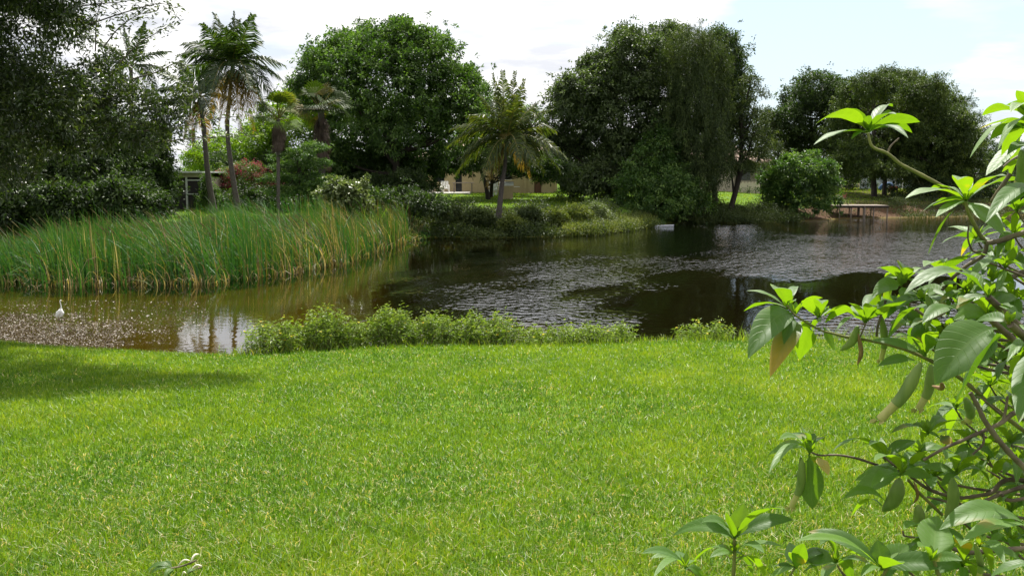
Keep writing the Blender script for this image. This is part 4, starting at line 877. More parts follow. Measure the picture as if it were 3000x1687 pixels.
# white garden wall with a jagged top
y = 86.0; g = gz(20, y); mb = MB(); zt = Q(0, 459, y)[2]
box(mb, Q(1850, 470, y)[0], Q(1912, 470, y)[0], y, y + .15, g - .2, zt - .08)
for u in range(1851, 1908, 8): box(mb, Q(u, 470, y)[0], Q(u + 5, 470, y)[0], y - .004, y + .154, zt - .076, zt + .05)
e = mb.build('garden_wall', CREAM, loc=(Q(1880, 470, y)[0], y, g)); tag(e, 'low white garden wall with a notched top beside the sparse tree', 'wall')
for k, u in enumerate((1862, 1880, 1886, 1901)):
    p = Q(u, 480, 85.4); b = np.array([p[0], 85.4, gz(p[0], 85.4)]); mb = MB(); n = 40
    c = b + [0, 0, .3] + rng.normal(0, .12, (n, 3)) * [1, 1, 1.6]; leaves(mb, c, rdir(n) + [0, 0, .8], .22, .05, rng.uniform(0, 1, n)); tube(mb, [b, b + [0, 0, .4]], [.02, .01], 4)
    e = mb.build('potted_shrub', G_DARK, loc=b); tag(e, ['small dark plant before the white garden wall, leftmost', 'small dark plant before the white garden wall, second', 'small dark plant before the white garden wall, third', 'small dark plant before the white garden wall, rightmost'][k], 'plant', 'plants before the white garden wall')

# pale enclosure and toy far right
y = 100.0; g = gz(36, y)
def XE(u): return Q(u, 440, y)[0]
o = thing('pool_enclosure', (XE(2240), y, g), 'pale blue screened pool enclosure in the shade far right', 'enclosure')
part('wall', BLUEW, o, [(XE(2165), XE(2200), y, y + .15, g - .2, Q(0, 454, y)[2])]); part('rear_wall', BLUEW, o, [(XE(2205), XE(2335), y + 4, y + 4.15, g - .2, g + 2.2)])
part('roof', WHITE, o, [(XE(2168), XE(2206), y - .2, y + 4, Q(0, 402, y)[2], Q(0, 396, y)[2])])
for u in (2168, 2183, 2200, 2235, 2252, 2270, 2300, 2330): part('post', ALU, o, [(XE(u), XE(u) + .07, y - .1, y - .02, g - .2, Q(0, 400, y)[2])])
part('rail', ALU, o, [(XE(2168), XE(2335), y - .09, y - .03, Q(0, z_, y)[2] - .05, Q(0, z_, y)[2]) for z_ in (424, 400.2)])
y = 96.0; p = Q(2236, 470, y); g = gz(p[0], y); o = thing('toy_playhouse', (p[0], y, g), 'red and blue plastic toy on the lawn before the pool enclosure', 'toy')
b = (p[0], y, g)
mb = MB(); tube(mb, spline([[b[0] - .9, y, g + .1], [b[0] - .5, y, g + .55], [b[0] + .1, y, g + .62], [b[0] + .45, y, g + .2]], 4), [.18] * 13, 10); mb.build('canopy', BLUE, o, smooth=True)
part('base', RED, o, [(b[0] + .1, b[0] + .75, y - .3, y + .3, g, g + .38)])
for dx_ in (.2, .6):
    mb = MB(); tube(mb, [[b[0] + dx_, y - .32, g + .12], [b[0] + dx_, y - .38, g + .12]], .12, 12); mb.build('wheel', DARKG, o)
y = 80.; p = Q(2115, 483, y); g = gz(p[0], y); mb = MB(); box(mb, p[0] - .45, p[0] + .45, y, y + .5, g, g + .36); box(mb, p[0] - .5, p[0] + .5, y - .05, y + .55, g + .364, g + .42)
e = mb.build('planter_box', plain('brick_red', (.32, .12, .08), .8), loc=(p[0], y, g)); tag(e, 'low reddish box on the shaded lawn left of the domed tree trunk', 'planter')

# small dock on thin posts
y = 68.5; xa, xb = Q(2098, 518, y)[0], Q(2236, 518, y)[0]; zd = Q(0, 517, y)[2]
o = thing('wooden_dock', ((xa + xb) / 2, y, 0), 'low wooden dock on thin posts over the water at the right', 'dock')
mb = MB()
for k in range(26):
    t0 = xa + (xb - xa) * k / 26.; box(mb, t0, t0 + (xb - xa) / 26 - .015, y - .1 + .01 * (k % 3), y + 2.3, zd - .035, zd, rnd=.5)
mb.build('deck', WOOD, o)
part('beam', BARKD, o, [(xa + .02, xb - .02, y - .06, y + .02, zd - .17, zd - .04), (xa + .02, xb - .02, y + 1.6, y + 1.7, zd - .17, zd - .04)])
for k, u in enumerate((2112, 2125, 2141, 2156, 2174, 2180, 2198, 2212, 2232)):
    x = Q(u, 530, y)[0]; yy = y + (.02 if k % 2 == 0 else 1.62); r = .09 if k in (4, 5) else .045
    mb = MB(); tube(mb, [[x, yy, -.5], [x + .02, yy, zd - .04]], r, 7); mb.build('post', WOOD, o)
# two white pipes afloat
def pipe(p0, p1, r, lab):
    mb = MB(); n = 12; a_ = np.arange(n) * 2 * math.pi / n
    tube(mb, [p0, p1], r, 12, cap=False); tube(mb, [p0, p1], r * .85, 12, cap=False)
    e = mb.build('white_pipe', PVC, loc=p0); tag(e, lab, 'pipe', 'white pipes floating off the point')
pipe(PZ(1625 * K, 569 * K, .012), PZ(1695 * K, 566.5 * K, .02), .032, 'longer white pipe floating off the sunlit point, the nearer one')
pipe(PZ(1626 * K, 566 * K, .05), PZ(1668 * K, 561 * K, .09), .022, 'thinner white pipe lying askew behind the longer one')
# white litter at the foot of the cattails
for k, (u, v, s_) in enumerate([(247, 828, .03), (272, 822, .028)]):
    c = PZ(u, v, .03); mb = MB(); th = np.linspace(.1, math.pi - .1, 6)
    q = np.stack([c[0] + s_ * 1.5 * np.cos(th), c[1] + 0 * th, c[2] + 0 * th], 1); tube(mb, q, s_ * np.sin(th) + .004, 8)
    e = mb.build('plastic_bottle', WHITE, loc=c); tag(e, ['pale bottle at the foot of the cattails, left of two close together', 'pale bottle at the foot of the cattails, right of two close together', 'small pale bottle afloat before the middle of the cattails'][k], 'bottle', 'litter along the cattails')

# ------------------------------------------------------------------ white egret standing in the shallows
FEATH = plain('white_feathers', (.82, .82, .80), .6, var=.03); BILL = plain('yellow_bill', (.62, .45, .08), .4); LEG = plain('dark_leg', (.03, .03, .03), .5)
c = PZ(178, 938, 0.0); b = (c[0], c[1], 0.0)
o = thing('egret', b, 'white egret standing upright in the shallow water at the left', 'bird')
S_ = .80
def E(pts): return np.array([[b[0] + x * S_, b[1] + y_ * S_, z * S_] for x, y_, z in pts])
body = spline(E([(-.045, -.02, .085), (-.04, -.02, .12), (-.02, -.01, .17), (0.0, 0.0, .23), (.012, .01, .275), (.018, .012, .31), (.022, .01, .36), (.018, .0, .42), (.01, -.005, .47), (.012, -.005, .5), (.03, -.005, .515), (.048, -.005, .512)]), 4)
rad = np.interp(np.linspace(0, 11, len(body)), range(12), [.004, .035, .062, .066, .045, .022, .0135, .012, .0125, .018, .019, .008]) * S_
mb = MB(); tube(mb, body, rad, 12); mb.build('body', FEATH, o, smooth=True)
mb = MB(); tube(mb, E([(.046, -.005, .512), (.075, -.006, .508), (.108, -.006, .500)]), [.007, .005, .001], 6); mb.build('bill', BILL, o)
for sx_ in (-1, 1):
    mb = MB(); q = spline(E([(sx_ * .045, 0, .25), (sx_ * .066 - .01, .0, .19), (sx_ * .055 - .03, -.02, .12), (sx_ * .02 - .045, -.03, .07)]), 4); tube(mb, q, np.interp(np.linspace(0, 3, len(q)), range(4), [.012, .034, .026, .003]), 8); mb.build('wing', FEATH, o, smooth=True)
    mb = MB(); tube(mb, E([(sx_ * .022, 0, .13), (sx_ * .024, .015, .06), (sx_ * .024, -.005, -.09)]), [.009, .006, .005], 5); mb.build('leg', LEG, o)
    mb = MB(); e_ = E([(sx_ * .008 + .034, -.012 - .002 * sx_, .517)])[0]; th = np.linspace(.1, 3.04, 6); tube(mb, np.stack([e_[0] + 0 * th, e_[1] + 0 * th - .01, e_[2] + .004 * np.cos(th)], 1), .004 * np.sin(th), 6); mb.build('eye', LEG, o)

# ------------------------------------------------------------------ large leaves: a curved, folded, veined blade
def big_leafmat(name, c1, c2, tcol, trans=.42):
    m, nt, out = newmat(name)
    uv = N(nt, 'ShaderNodeUVMap', _uv_map='UVMap'); sp = N(nt, 'ShaderNodeSeparateXYZ'); nt.links.new(uv.outputs[0], sp.inputs[0])
    at = N(nt, 'ShaderNodeAttribute', _attribute_name='rnd'); base = ramp(nt, at.outputs['Fac'], [(0, c1), (.8, c2), (.9, (.30, .24, .04)), (1, (.34, .2, .04))])
    if 'yellow' in name:
        tr_ = N(nt, 'ShaderNodeMapRange'); tr_.inputs[1].default_value = .35; tr_.inputs[2].default_value = .8; nt.links.new(sp.outputs[0], tr_.inputs[0]); base = mixc(nt, tr_.outputs[0], (.10, .16, .03), base)
    ab = N(nt, 'ShaderNodeMath', _operation='ABSOLUTE'); nt.links.new(sp.outputs[1], ab.inputs[0])
    mi = N(nt, 'ShaderNodeMath', _operation='LESS_THAN'); nt.links.new(ab.outputs[0], mi.inputs[0]); mi.inputs[1].default_value = .05
    # side veins sweep forward from the midrib
    vv = N(nt, 'ShaderNodeMath', _operation='MULTIPLY_ADD'); nt.links.new(ab.outputs[0], vv.inputs[0]); vv.inputs[1].default_value = -.16; nt.links.new(sp.outputs[0], vv.inputs[2])
    v2 = N(nt, 'ShaderNodeMath', _operation='MULTIPLY'); nt.links.new(vv.outputs[0], v2.inputs[0]); v2.inputs[1].default_value = 66
    sn = N(nt, 'ShaderNodeMath', _operation='SINE'); nt.links.new(v2.outputs[0], sn.inputs[0])
    pw = N(nt, 'ShaderNodeMapRange'); pw.inputs[1].default_value = .86; pw.inputs[2].default_value = 1.0; nt.links.new(sn.outputs[0], pw.inputs[0])
    mxv = N(nt, 'ShaderNodeMath', _operation='MAXIMUM'); nt.links.new(pw.outputs[0], mxv.inputs[0]); nt.links.new(mi.outputs[0], mxv.inputs[1])
    vf = N(nt, 'ShaderNodeMath', _operation='MULTIPLY'); nt.links.new(mxv.outputs[0], vf.inputs[0]); vf.inputs[1].default_value = .14
    tcn = N(nt, 'ShaderNodeTexCoord'); no = N(nt, 'ShaderNodeTexNoise', Scale=38, Detail=5); nt.links.new(tcn.outputs['Object'], no.inputs[0])
    base = mixc(nt, no.outputs[0], base, mixc(nt, 1.0, base, (.72, .74, .7), 'MULTIPLY'))
    n2 = N(nt, 'ShaderNodeTexNoise', Scale=9, Detail=6); nt.links.new(tcn.outputs['Object'], n2.inputs[0])
    sp2 = N(nt, 'ShaderNodeMapRange'); sp2.inputs[1].default_value = .63; sp2.inputs[2].default_value = .70; nt.links.new(n2.outputs[0], sp2.inputs[0])
    base = mixc(nt, sp2.outputs[0], base, (.20, .17, .05))
    c = mixc(nt, vf.outputs[0], base, (.20, .26, .09))
    pr = N(nt, 'ShaderNodeBsdfPrincipled', Roughness=.5); pr.inputs['Specular IOR Level'].default_value = .4; nt.links.new(c, pr.inputs['Base Color'])
    hs = N(nt, 'ShaderNodeMath', _operation='MULTIPLY_ADD'); nt.links.new(mxv.outputs[0], hs.inputs[0]); hs.inputs[1].default_value = -.8; nt.links.new(no.outputs[0], hs.inputs[2])
    b = N(nt, 'ShaderNodeBump', Strength=.4, Distance=.0018); nt.links.new(hs.outputs[0], b.inputs['Height']); nt.links.new(b.outputs[0], pr.inputs['Normal'])
    tr = N(nt, 'ShaderNodeBsdfTranslucent'); nt.links.new(mixc(nt, 1.0, mixc(nt, vf.outputs[0], base, (.10, .16, .03)), tcol, 'MULTIPLY'), tr.inputs[0])
    mx = N(nt, 'ShaderNodeMixShader'); mx.inputs[0].default_value = trans; nt.links.new(pr.outputs[0], mx.inputs[1]); nt.links.new(tr.outputs[0], mx.inputs[2])
    nt.links.new(mx.outputs[0], out.inputs[0]); return m
TRUMP = big_leafmat('trumpet_leaf', (.05, .115, .018), (.11, .20, .03), (2.9, 2.7, .25))
TRUMP_DRY = big_leafmat('trumpet_leaf_yellow', (.34, .20, .03), (.42, .30, .05), (1.6, 1.4, .5))

def bleaf(mb, base, tip, wf, arch, up=.5, cam_=.6, rnd=.4, roll=0., pet=.12, ns=13, nc=7, fold=.25, wave=.05):
    base = np.array(base, float); tip = np.array(tip, float); ch = tip - base; L = np.linalg.norm(ch)
    ctrl = base + ch * .45 + np.array([0, 0, 2 * arch * L])
    t = np.linspace(0, 1, ns)[:, None]; q = (1 - t) ** 2 * base + 2 * t * (1 - t) * ctrl + t * t * tip
    T = nrm(np.gradient(q, axis=0)); view = nrm(np.array([0, 0, EYE]) - (base + tip) / 2)
    n0 = np.array([0, 0, 1.]) * up + view * cam_; n0 = nrm(n0 + rng.normal(0, .16, 3))
    S = nrm(np.cross(T, n0)); Nn = nrm(np.cross(S, T)); Nn = Nn * np.sign(Nn @ n0)[:, None]
    S2 = S * math.cos(roll) + Nn * math.sin(roll); Nn = Nn * math.cos(roll) - S * math.sin(roll); S = S2
    tt = np.clip((t[:, 0] - pet) / (1 - pet), 0, 1); w = (tt ** .75) * (1 - tt) ** .98; vw_ = nrm(np.array([0, 0, EYE]) - (base + tip) / 2); Lp = np.linalg.norm(ch - vw_ * (ch @ vw_)); Lp = max(Lp, .35 * L); w = w / w.max() * wf * Lp * .56; w = np.maximum(w, .0022 * (1 - tt))
    sc = np.linspace(-1, 1, nc); ph = rng.uniform(0, 6)
    V = q[:, None, :] + S[:, None, :] * (w[:, None] * sc)[..., None] + Nn[:, None, :] * ((np.abs(sc) * fold - .12 * sc ** 4 + wave * np.sin(t * 17 + ph) * np.abs(sc) ** 2 * np.sign(sc)) * w[:, None])[..., None]
    i, j = np.meshgrid(np.arange(ns - 1), np.arange(nc - 1), indexing='ij'); i = i.ravel(); j = j.ravel()
    uv = np.stack([np.repeat(t[:, 0], nc), np.tile(sc, ns)], 1)
    mb.add(V.reshape(-1, 3), np.stack([i * nc + j, i * nc + j + 1, (i + 1) * nc + j + 1, (i + 1) * nc + j], 1), rnd, uv)

gx, gy = 2.05, 2.6
SH = thing('trumpet_shrub', (gx, gy, gz(gx, gy)), 'large shrub with long drooping leaves and hanging green buds filling the right foreground', 'shrub')
SH2 = thing('trumpet_shrub', (P(2150, 1700, 1.95)[0], 1.95, gz(.4, 1.95)), 'smaller upright leafy plant at the bottom of the picture, left of the large shrub', 'plant')

# (centre u, v, depth, [tips], options)   all in photo pixels
def cluster(o, c, d, tips, up=.55, cam_=.55, wf=.30, arch=.12, dd=.16, rnd=None, name='leaf_cluster', mat=None):
    mb = MB(); n = len(tips)
    for k, t in enumerate(tips):
        opt = t[2] if len(t) > 2 else {}
        off = dd * math.sin(k * 2.4 + c[0]) if 'dy' not in opt else opt['dy']
        b0 = opt.get('b', c); base = P(b0[0] + rng.normal(0, 2), b0[1] + rng.normal(0, 2), d + opt.get('bd', 0)); tip = P(t[0], t[1], d + off)
        L = np.linalg.norm(tip - base)
        bleaf(mb, base, tip, opt.get('w', wf) * rng.uniform(.92, 1.08), opt.get('a', arch), up, opt.get('cam', cam_), opt.get('r', rng.uniform(.1, .75)), opt.get('roll', rng.normal(0, .15)), fold=.28)
    # bud leaves in the middle
    for k in range(5):
        az = k * 1.3; L = .028 * d / 2; base = P(c[0], c[1], d); bleaf(mb, base, base + np.array([math.cos(az) * .5, math.sin(az) * .5, 1.0]) * L, .42, .0, 1, 0, .8)
    return mb.build(name, mat or TRUMP, o, smooth=True, use_uv=True)

def stem(o, pts, d, r, name='branch', mat=None, n=6, knob=True):
    q = spline([P(u, v, d + (dz[0] if dz else 0)) for u, v, *dz in pts], n); rr = np.linspace(r[0], r[1], len(q)) * .46
    if knob: rr = rr * (1 + .16 * (np.arange(len(q)) % 5 == 0))
    mb = MB(); tube(mb, q, rr, 8); return mb.build(name, mat or TWIG, o, smooth=True)
TWIG = noisemat('shrub_twig', [(.3, (.05, .036, .024)), (.7, (.19, .15, .10))], 30, rough=.7, bump=.5, bdist=.004)
GTWIG = noisemat('green_twig', [(.3, (.09, .10, .025)), (.7, (.20, .19, .06))], 30, rough=.6, bump=.5, bdist=.004)
BUD = noisemat('flower_bud', [(.3, (.09, .15, .03)), (.7, (.20, .26, .07))], 14, rough=.5, bump=.2, stretch=(3, 3, .6), bdist=.004)
BUDY = noisemat('pale_bud_tip', [(.3, (.28, .28, .07)), (.7, (.46, .42, .16))], 14, rough=.6, bump=.2, stretch=(3, 3, .6), bdist=.004)
BROWNF = noisemat('withered_flower', [(.3, (.14, .07, .03)), (.7, (.35, .22, .12))], 40, rough=.8, bump=.6, bdist=.004)

def bud(o, a_, b_, d, w, tipmat=None, name='flower_bud'):
    """long hanging bud: ribbed green calyx, sometimes a paler folded corolla at its end"""
    p0, p1 = P(*a_, d), P(*b_, d + .03); L = np.linalg.norm(p1 - p0); W = w / F * d / 2
    q = spline([p0, p0 + (p1 - p0) * .5 + np.array([.008, 0, -.006]), p1], 8); t = np.linspace(0, 1, len(q))
    cut = 1.0 if tipmat is None else .66
    prof = np.interp(t, [0, .08, .3, .6, .85, 1], [.25, .6, 1, .95, .6, .12] if tipmat is None else [.25, .6, 1, .9, .78, .8]) * W
    k = int(len(q) * cut); mb = MB(); n = 10
    def ribbed(mb, q, r):
        a0 = mb.n; tube(mb, q, r, n); 
    ribbed(mb, q[:k + 1], prof[:k + 1]); e = mb.build(name, BUD if name == 'flower_bud' else BROWNF, o, smooth=True)
    if tipmat is not None:
        mb = MB(); r2 = prof[k - 2:] * .86; tube(mb, q[k - 2:], r2, n)
        end = q[-1]; dr = nrm(q[-1] - q[-2])
        for j in range(5):
            az = j * 1.257; s_ = np.array([math.cos(az), math.sin(az), 0]) * W * .9
            mb.add(np.array([end + s_, end + s_ * .2 + dr * .004, end + s_ * .9 + dr * .014, end + s_ * 1.4 + dr * .004]), [[0, 1, 2, 3]], .5)
        c_ = mb.build('petals', tipmat, o, smooth=True); c_.parent = e
    return e
UNDER = dict(up=.9, cam_=-.35)
cluster(SH, (2543, 388), 2.35, [(2388, 365), (2427, 340), (2496, 318, {'w': .4}), (2383, 425, {'a': .08}), (2616, 313), (2626, 335, {'w': .36}), (2696, 358, {'a': .1}), (2673, 390), (2661, 405, {'a': .14}), (2616, 340, {'w': .35}), (2541, 340, {'w': .5}), (2493, 410, {'a': .1, 'w': .4})], wf=.34, arch=.13, **UNDER)
cluster(SH, (2831, 588), 2.05, [(2651, 582, {'a': .12}), (2703, 620, {'a': .1}), (2733, 603, {'a': .06}), (2806, 528, {'w': .5}), (2826, 520, {'w': .5, 'cam': .5}), (2886, 543, {'w': .55}), (2948, 515), (2982, 528, {'a': .06}), (2741, 637, {'a': .05}), (2718, 747, {'a': .10, 'w': .22, 'b': (2800, 610)}), (2720, 560, {'a': .16, 'w': .42}), (2941, 690, {'w': .42, 'cam': .6, 'a': .05})], wf=.36, **UNDER)
cluster(SH, (3030, 372), 1.75, [(2876, 340), (2840, 465, {'a': .16, 'w': .26, 'b': (3000, 375)}), (2866, 380, {'a': .12}), (2898, 412), (2923, 443), (2933, 458, {'a': .15}), (2978, 265, {'w': .4}), (2943, 310), (3060, 300), (2960, 330, {'w': .4})], wf=.36, arch=.14, **UNDER)
cluster(SH, (2990, 400), 1.95, [(2888, 515, {'a': -.02, 'w': .32}), (2960, 520, {'a': 0, 'w': .3})], up=.4, cam_=.7)
cluster(SH, (3040, 560), 1.62, [(2886, 655, {'a': .12, 'w': .30}), (3040, 700, {'a': .1}), (2960, 600, {'w': .45, 'a': .1})], up=.7, cam_=.6, wf=.34)
cluster(SH, (2306, 903), 2.3, [(2186, 852, {'w': .3}), (2178, 912, {'w': .3}), (2266, 847, {'w': .6, 'cam': .5}), (2336, 840, {'w': .35}), (2411, 872, {'b': (2345, 905)}), (2330, 882, {'w': .6})], wf=.34, **UNDER)
cluster(SH, (2330, 925), 2.22, [(2190, 1052, {'a': .16, 'w': .46, 'dy': -.15}), (2342, 1055, {'b': (2375, 945), 'w': .52, 'a': .1, 'cam': .9}), (2296, 1010, {'w': .42, 'a': .12}), (2443, 1027, {'b': (2415, 955), 'w': .28, 'a': .06}), (2380, 975, {'b': (2405, 945), 'w': .4})], up=.35, cam_=.8)
mbq = MB(); bleaf(mbq, P(2350, 940, 2.22), P(2256, 1105, 2.12), .34, .12, .3, .8, .6); mbq.build('yellowing_leaf', TRUMP_DRY, SH, smooth=True, use_uv=True)
cluster(SH, (2400, 930), 2.24, [(2350, 880, {'w': .6}), (2420, 925, {'w': .6}), (2408, 890, {'w': .5}), (2452, 918, {'w': .5})], up=.8, cam_=.2)
cluster(SH, (2536, 945), 2.2, [(2486, 888, {'a': .08}), (2583, 857, {'w': .36, 'a': .02}), (2498, 893, {'w': .7, 'a': .02}), (2658, 880, {'w': .3, 'a': .03}), (2416, 947, {'a': .2}), (2410, 930, {'a': .22, 'b': (2505, 925)}), (2451, 967, {'a': .16}), (2556, 862, {'w': .4}), (2560, 900, {'w': .5})], wf=.36, **UNDER)
cluster(SH, (2651, 825), 2.3, [(2568, 787), (2591, 812), (2645, 785, {'w': .6}), (2672, 790, {'w': .6}), (2703, 785, {'cam': .6}), (2723, 812), (2561, 848, {'cam': .5}), (2700, 845), (2620, 790, {'w': .3})], wf=.42, up=.8, cam_=.1)
cluster(SH, (2640, 838), 2.2, [(2590, 905, {'w': .5}), (2660, 900, {'w': .45}), (2555, 870, {'w': .5})], up=.4, cam_=.8)
cluster(SH, (2756, 802), 2.15, [(2706, 782, {'w': .6}), (2758, 757, {'w': .65}), (2772, 765, {'w': .5}), (2846, 750, {'w': .28, 'a': .05}), (2800, 830, {'w': .4}), (2720, 835, {'w': .45, 'cam': .6})], up=.9, cam_=-.2)
cluster(SH, (2895, 868), 1.75, [(2648, 862, {'a': .2, 'w': .28, 'dy': -.1}), (2766, 800, {'a': .2, 'w': .4}), (2800, 905, {'w': .45})], up=.8, cam_=.15)
cluster(SH, (2943, 788), 2.0, [(2826, 800, {'a': .1}), (2840, 822, {'w': .4}), (2843, 755, {'a': .12}), (2981, 717, {'a': .02}), (2930, 850, {'a': .02, 'w': .42}), (3010, 745), (3015, 808), (2960, 862, {'w': .4, 'a': .02})], wf=.3, up=.9, cam_=-.5)
cluster(SH, (2893, 928), 1.85, [(2765, 902, {'a': .12, 'w': .35}), (2806, 893, {'w': .45}), (2611, 972, {'b': (2725, 908), 'a': .14, 'w': .42}), (2701, 948, {'b': (2792, 905), 'a': .1, 'w': .45}), (2790, 940, {'w': .4}), (2990, 880), (2985, 930, {'w': .4}), (2925, 870, {'w': .55}), (2870, 880, {'w': .5}), (2960, 900, {'w': .5})], wf=.4, up=.7, cam_=.5)
cluster(SH, (2711, 1042), 2.0, [(2551, 997, {'a': .1, 'w': .2}), (2621, 985, {'a': .1, 'w': .28}), (2693, 948, {'w': .6, 'a': 0, 'cam': .9}), (2740, 973, {'w': .5, 'cam': .8}), (2571, 1073, {'a': .12, 'w': .26, 'b': (2680, 1055)}), (2598, 1120, {'a': .03, 'w': .12, 'b': (2690, 1062)}), (2745, 1000, {'w': .4})], wf=.4, up=.6, cam_=.45)
cluster(SH, (2955, 950), 1.5, [(2738, 1128, {'a': .12, 'w': .52, 'dy': -.06, 'r': .3, 'b': (2915, 960)}), (2795, 1190, {'a': .05, 'w': .56, 'dy': -.12, 'r': .0, 'b': (2945, 985), 'cam': -.4}), (2860, 940, {'w': .5}), (3010, 930, {'w': .5})], up=.45, cam_=.65)
cluster(SH, (3030, 1010), 1.6, [(2960, 1120, {'w': .4, 'a': .05}), (2950, 1060, {'w': .35}), (2935, 1030, {'w': .35, 'a': .12}), (3000, 1150, {'w': .34}), (2985, 1240, {'w': .32, 'a': .02}), (2990, 960, {'w': .4})], up=.7, cam_=.2)
cluster(SH, (2368, 1318), 2.05, [(2283, 1287, {'a': .12}), (2310, 1272, {'a': .1}), (2352, 1265, {'w': .5, 'cam': .5}), (2385, 1268, {'w': .5}), (2248, 1335, {'a': .14, 'w': .24}), (2251, 1388, {'a': .16, 'w': .28}), (2411, 1297, {'w': .5}), (2376, 1290, {'w': .6})], wf=.36, up=.8, cam_=.3)
cluster(SH, (2372, 1330), 2.0, [(2380, 1492, {'a': 0, 'w': .46, 'cam': .9}), (2428, 1393, {'b': (2395, 1338), 'a': .05, 'w': .5, 'r': .93}), (2400, 1370, {'w': .5, 'a': 0})], up=.2, cam_=.9)
cluster(SH, (2593, 1347), 2.0, [(2438, 1322, {'a': .16, 'w': .2}), (2581, 1280, {'w': .36, 'a': 0}), (2683, 1292, {'a': .1, 'w': .34}), (2545, 1305, {'w': .3}), (2650, 1390, {'w': .5}), (2716, 1320, {'b': (2660, 1372), 'w': .42, 'a': .05}), (2640, 1340, {'w': .5})], wf=.36, up=.8, cam_=.15)
cluster(SH, (2641, 1390), 1.95, [(2528, 1385, {'w': .35}), (2560, 1350, {'w': .35, 'cam': .8}), (2503, 1407, {'a': .1}), (2501, 1437, {'a': .05, 'w': .38, 'cam': .8}), (2468, 1462, {'b': (2595, 1470), 'a': .12, 'w': .24}), (2493, 1512, {'b': (2585, 1485), 'a': .14, 'w': .22}), (2550, 1430, {'w': .4}), (2730, 1400, {'w': .4}), (2745, 1372, {'a': .1})], wf=.32, up=.6, cam_=.5)
cluster(SH, (2803, 1388), 1.9, [(2691, 1400, {'a': .1, 'w': .3}), (2700, 1370, {'a': .1}), (2893, 1342, {'w': .3}), (2905, 1425, {'w': .4, 'cam': .9}), (2888, 1375, {'w': .3}), (2756, 1425, {'w': .45, 'cam': .8}), (2830, 1320, {'w': .4}), (2770, 1345, {'w': .4})], wf=.36, up=.6, cam_=.45)
cluster(SH, (2718, 1270), 2.05, [(2608, 1270, {'a': .12, 'w': .26}), (2673, 1245, {'w': .4, 'cam': .8}), (2781, 1237, {'w': .4}), (2863, 1242, {'a': .1, 'w': .2}), (2700, 1300, {'w': .4}), (2760, 1290, {'w': .4})], wf=.35, up=.8, cam_=.2)
mbq = MB(); bleaf(mbq, P(2755, 1275, 2.05), P(2790, 1303, 2.0), .7, .0, .3, .8, .5); mbq.build('yellowing_leaf', TRUMP_DRY, SH, smooth=True, use_uv=True)
# near leaves at the lower right
cluster(SH, (3030, 1555), 1.42, [(2751, 1552, {'a': .16, 'w': .36, 'b': (3010, 1540), 'dy': -.05}), (2818, 1588, {'a': .10, 'w': .3}), (2900, 1690, {'a': .12, 'w': .3, 'b': (3030, 1650)})], up=.9, cam_=.5, wf=.36)
cluster(SH, (2728, 1640), 1.55, [(2746, 1510, {'w': .72, 'a': 0, 'cam': .8}), (2820, 1642, {'a': .1, 'w': .35}), (2690, 1600, {'w': .6})], up=.6, cam_=.7)
cluster(SH, (2584, 1668), 1.6, [(2330, 1585, {'a': .12, 'w': .20, 'dy': -.1}), (2366, 1557, {'a': .14, 'w': .2, 'dy': .05}), (2571, 1580, {'w': .62, 'a': 0, 'cam': .8}), (2661, 1595, {'w': .62, 'a': 0, 'cam': .8}), (2640, 1648, {'w': .55, 'a': .05, 'cam': -.2}), (2600, 1640, {'w': .7, 'cam': -.3}), (2790, 1665, {'a': .12, 'w': .3}), (2520, 1690, {'w': .4}), (2700, 1700, {'w': .45})], up=.8, cam_=.45)
cluster(SH, (2870, 1600), 1.6, [(2945, 1655, {'w': .3}), (2905, 1690, {'w': .3}), (2990, 1640, {'w': .4})], up=.6, cam_=.4)
for a_, b_, d, w, tm in [((2513, 955), (2462, 1027), 2.18, 26, None), ((2698, 1062), (2578, 1228), 1.95, 40, BUDY), ((2728, 1068), (2692, 1196), 1.98, 32, BUDY), ((2582, 925), (2582, 1052), 2.25, 22, BUDY), ((2346, 1340), (2328, 1397), 2.0, 18, None),
                         ((2350, 1345), (2318, 1484), 1.98, 26, BUDY), ((2636, 1402), (2585, 1497), 1.92, 46, None), ((2791, 1400), (2770, 1522), 1.85, 36, None), ((2690, 1480), (2672, 1540), 1.9, 34, None), ((2856, 1590), (2864, 1700), 1.6, 22, BUDY), ((2828, 1165), (2835, 1232), 1.8, 30, BUDY), ((2715, 860), (2712, 965), 2.0, 20, None)]:
    bud(SH, a_, b_, d, w, tm)
bud(SH, (2513, 975), (2512, 1070), 2.18, 14, None, 'withered_flower'); bud(SH, (2758, 1120), (2730, 1130), 1.48, 16, None, 'withered_flower'); bud(SH, (2992, 440), (2968, 560), 1.8, 30, BUDY); bud(SH, (2678, 1410), (2676, 1475), 1.93, 10, None, 'withered_flower')
cluster(SH, (3050, 470), 1.85, [(2935, 505, {'w': .45}), (2950, 455, {'w': .4}), (2990, 560, {'w': .5}), (3010, 430, {'w': .5}), (3070, 560, {'w': .5})], up=.9, cam_=-.2)  # leaves added to shade the big near leaves below
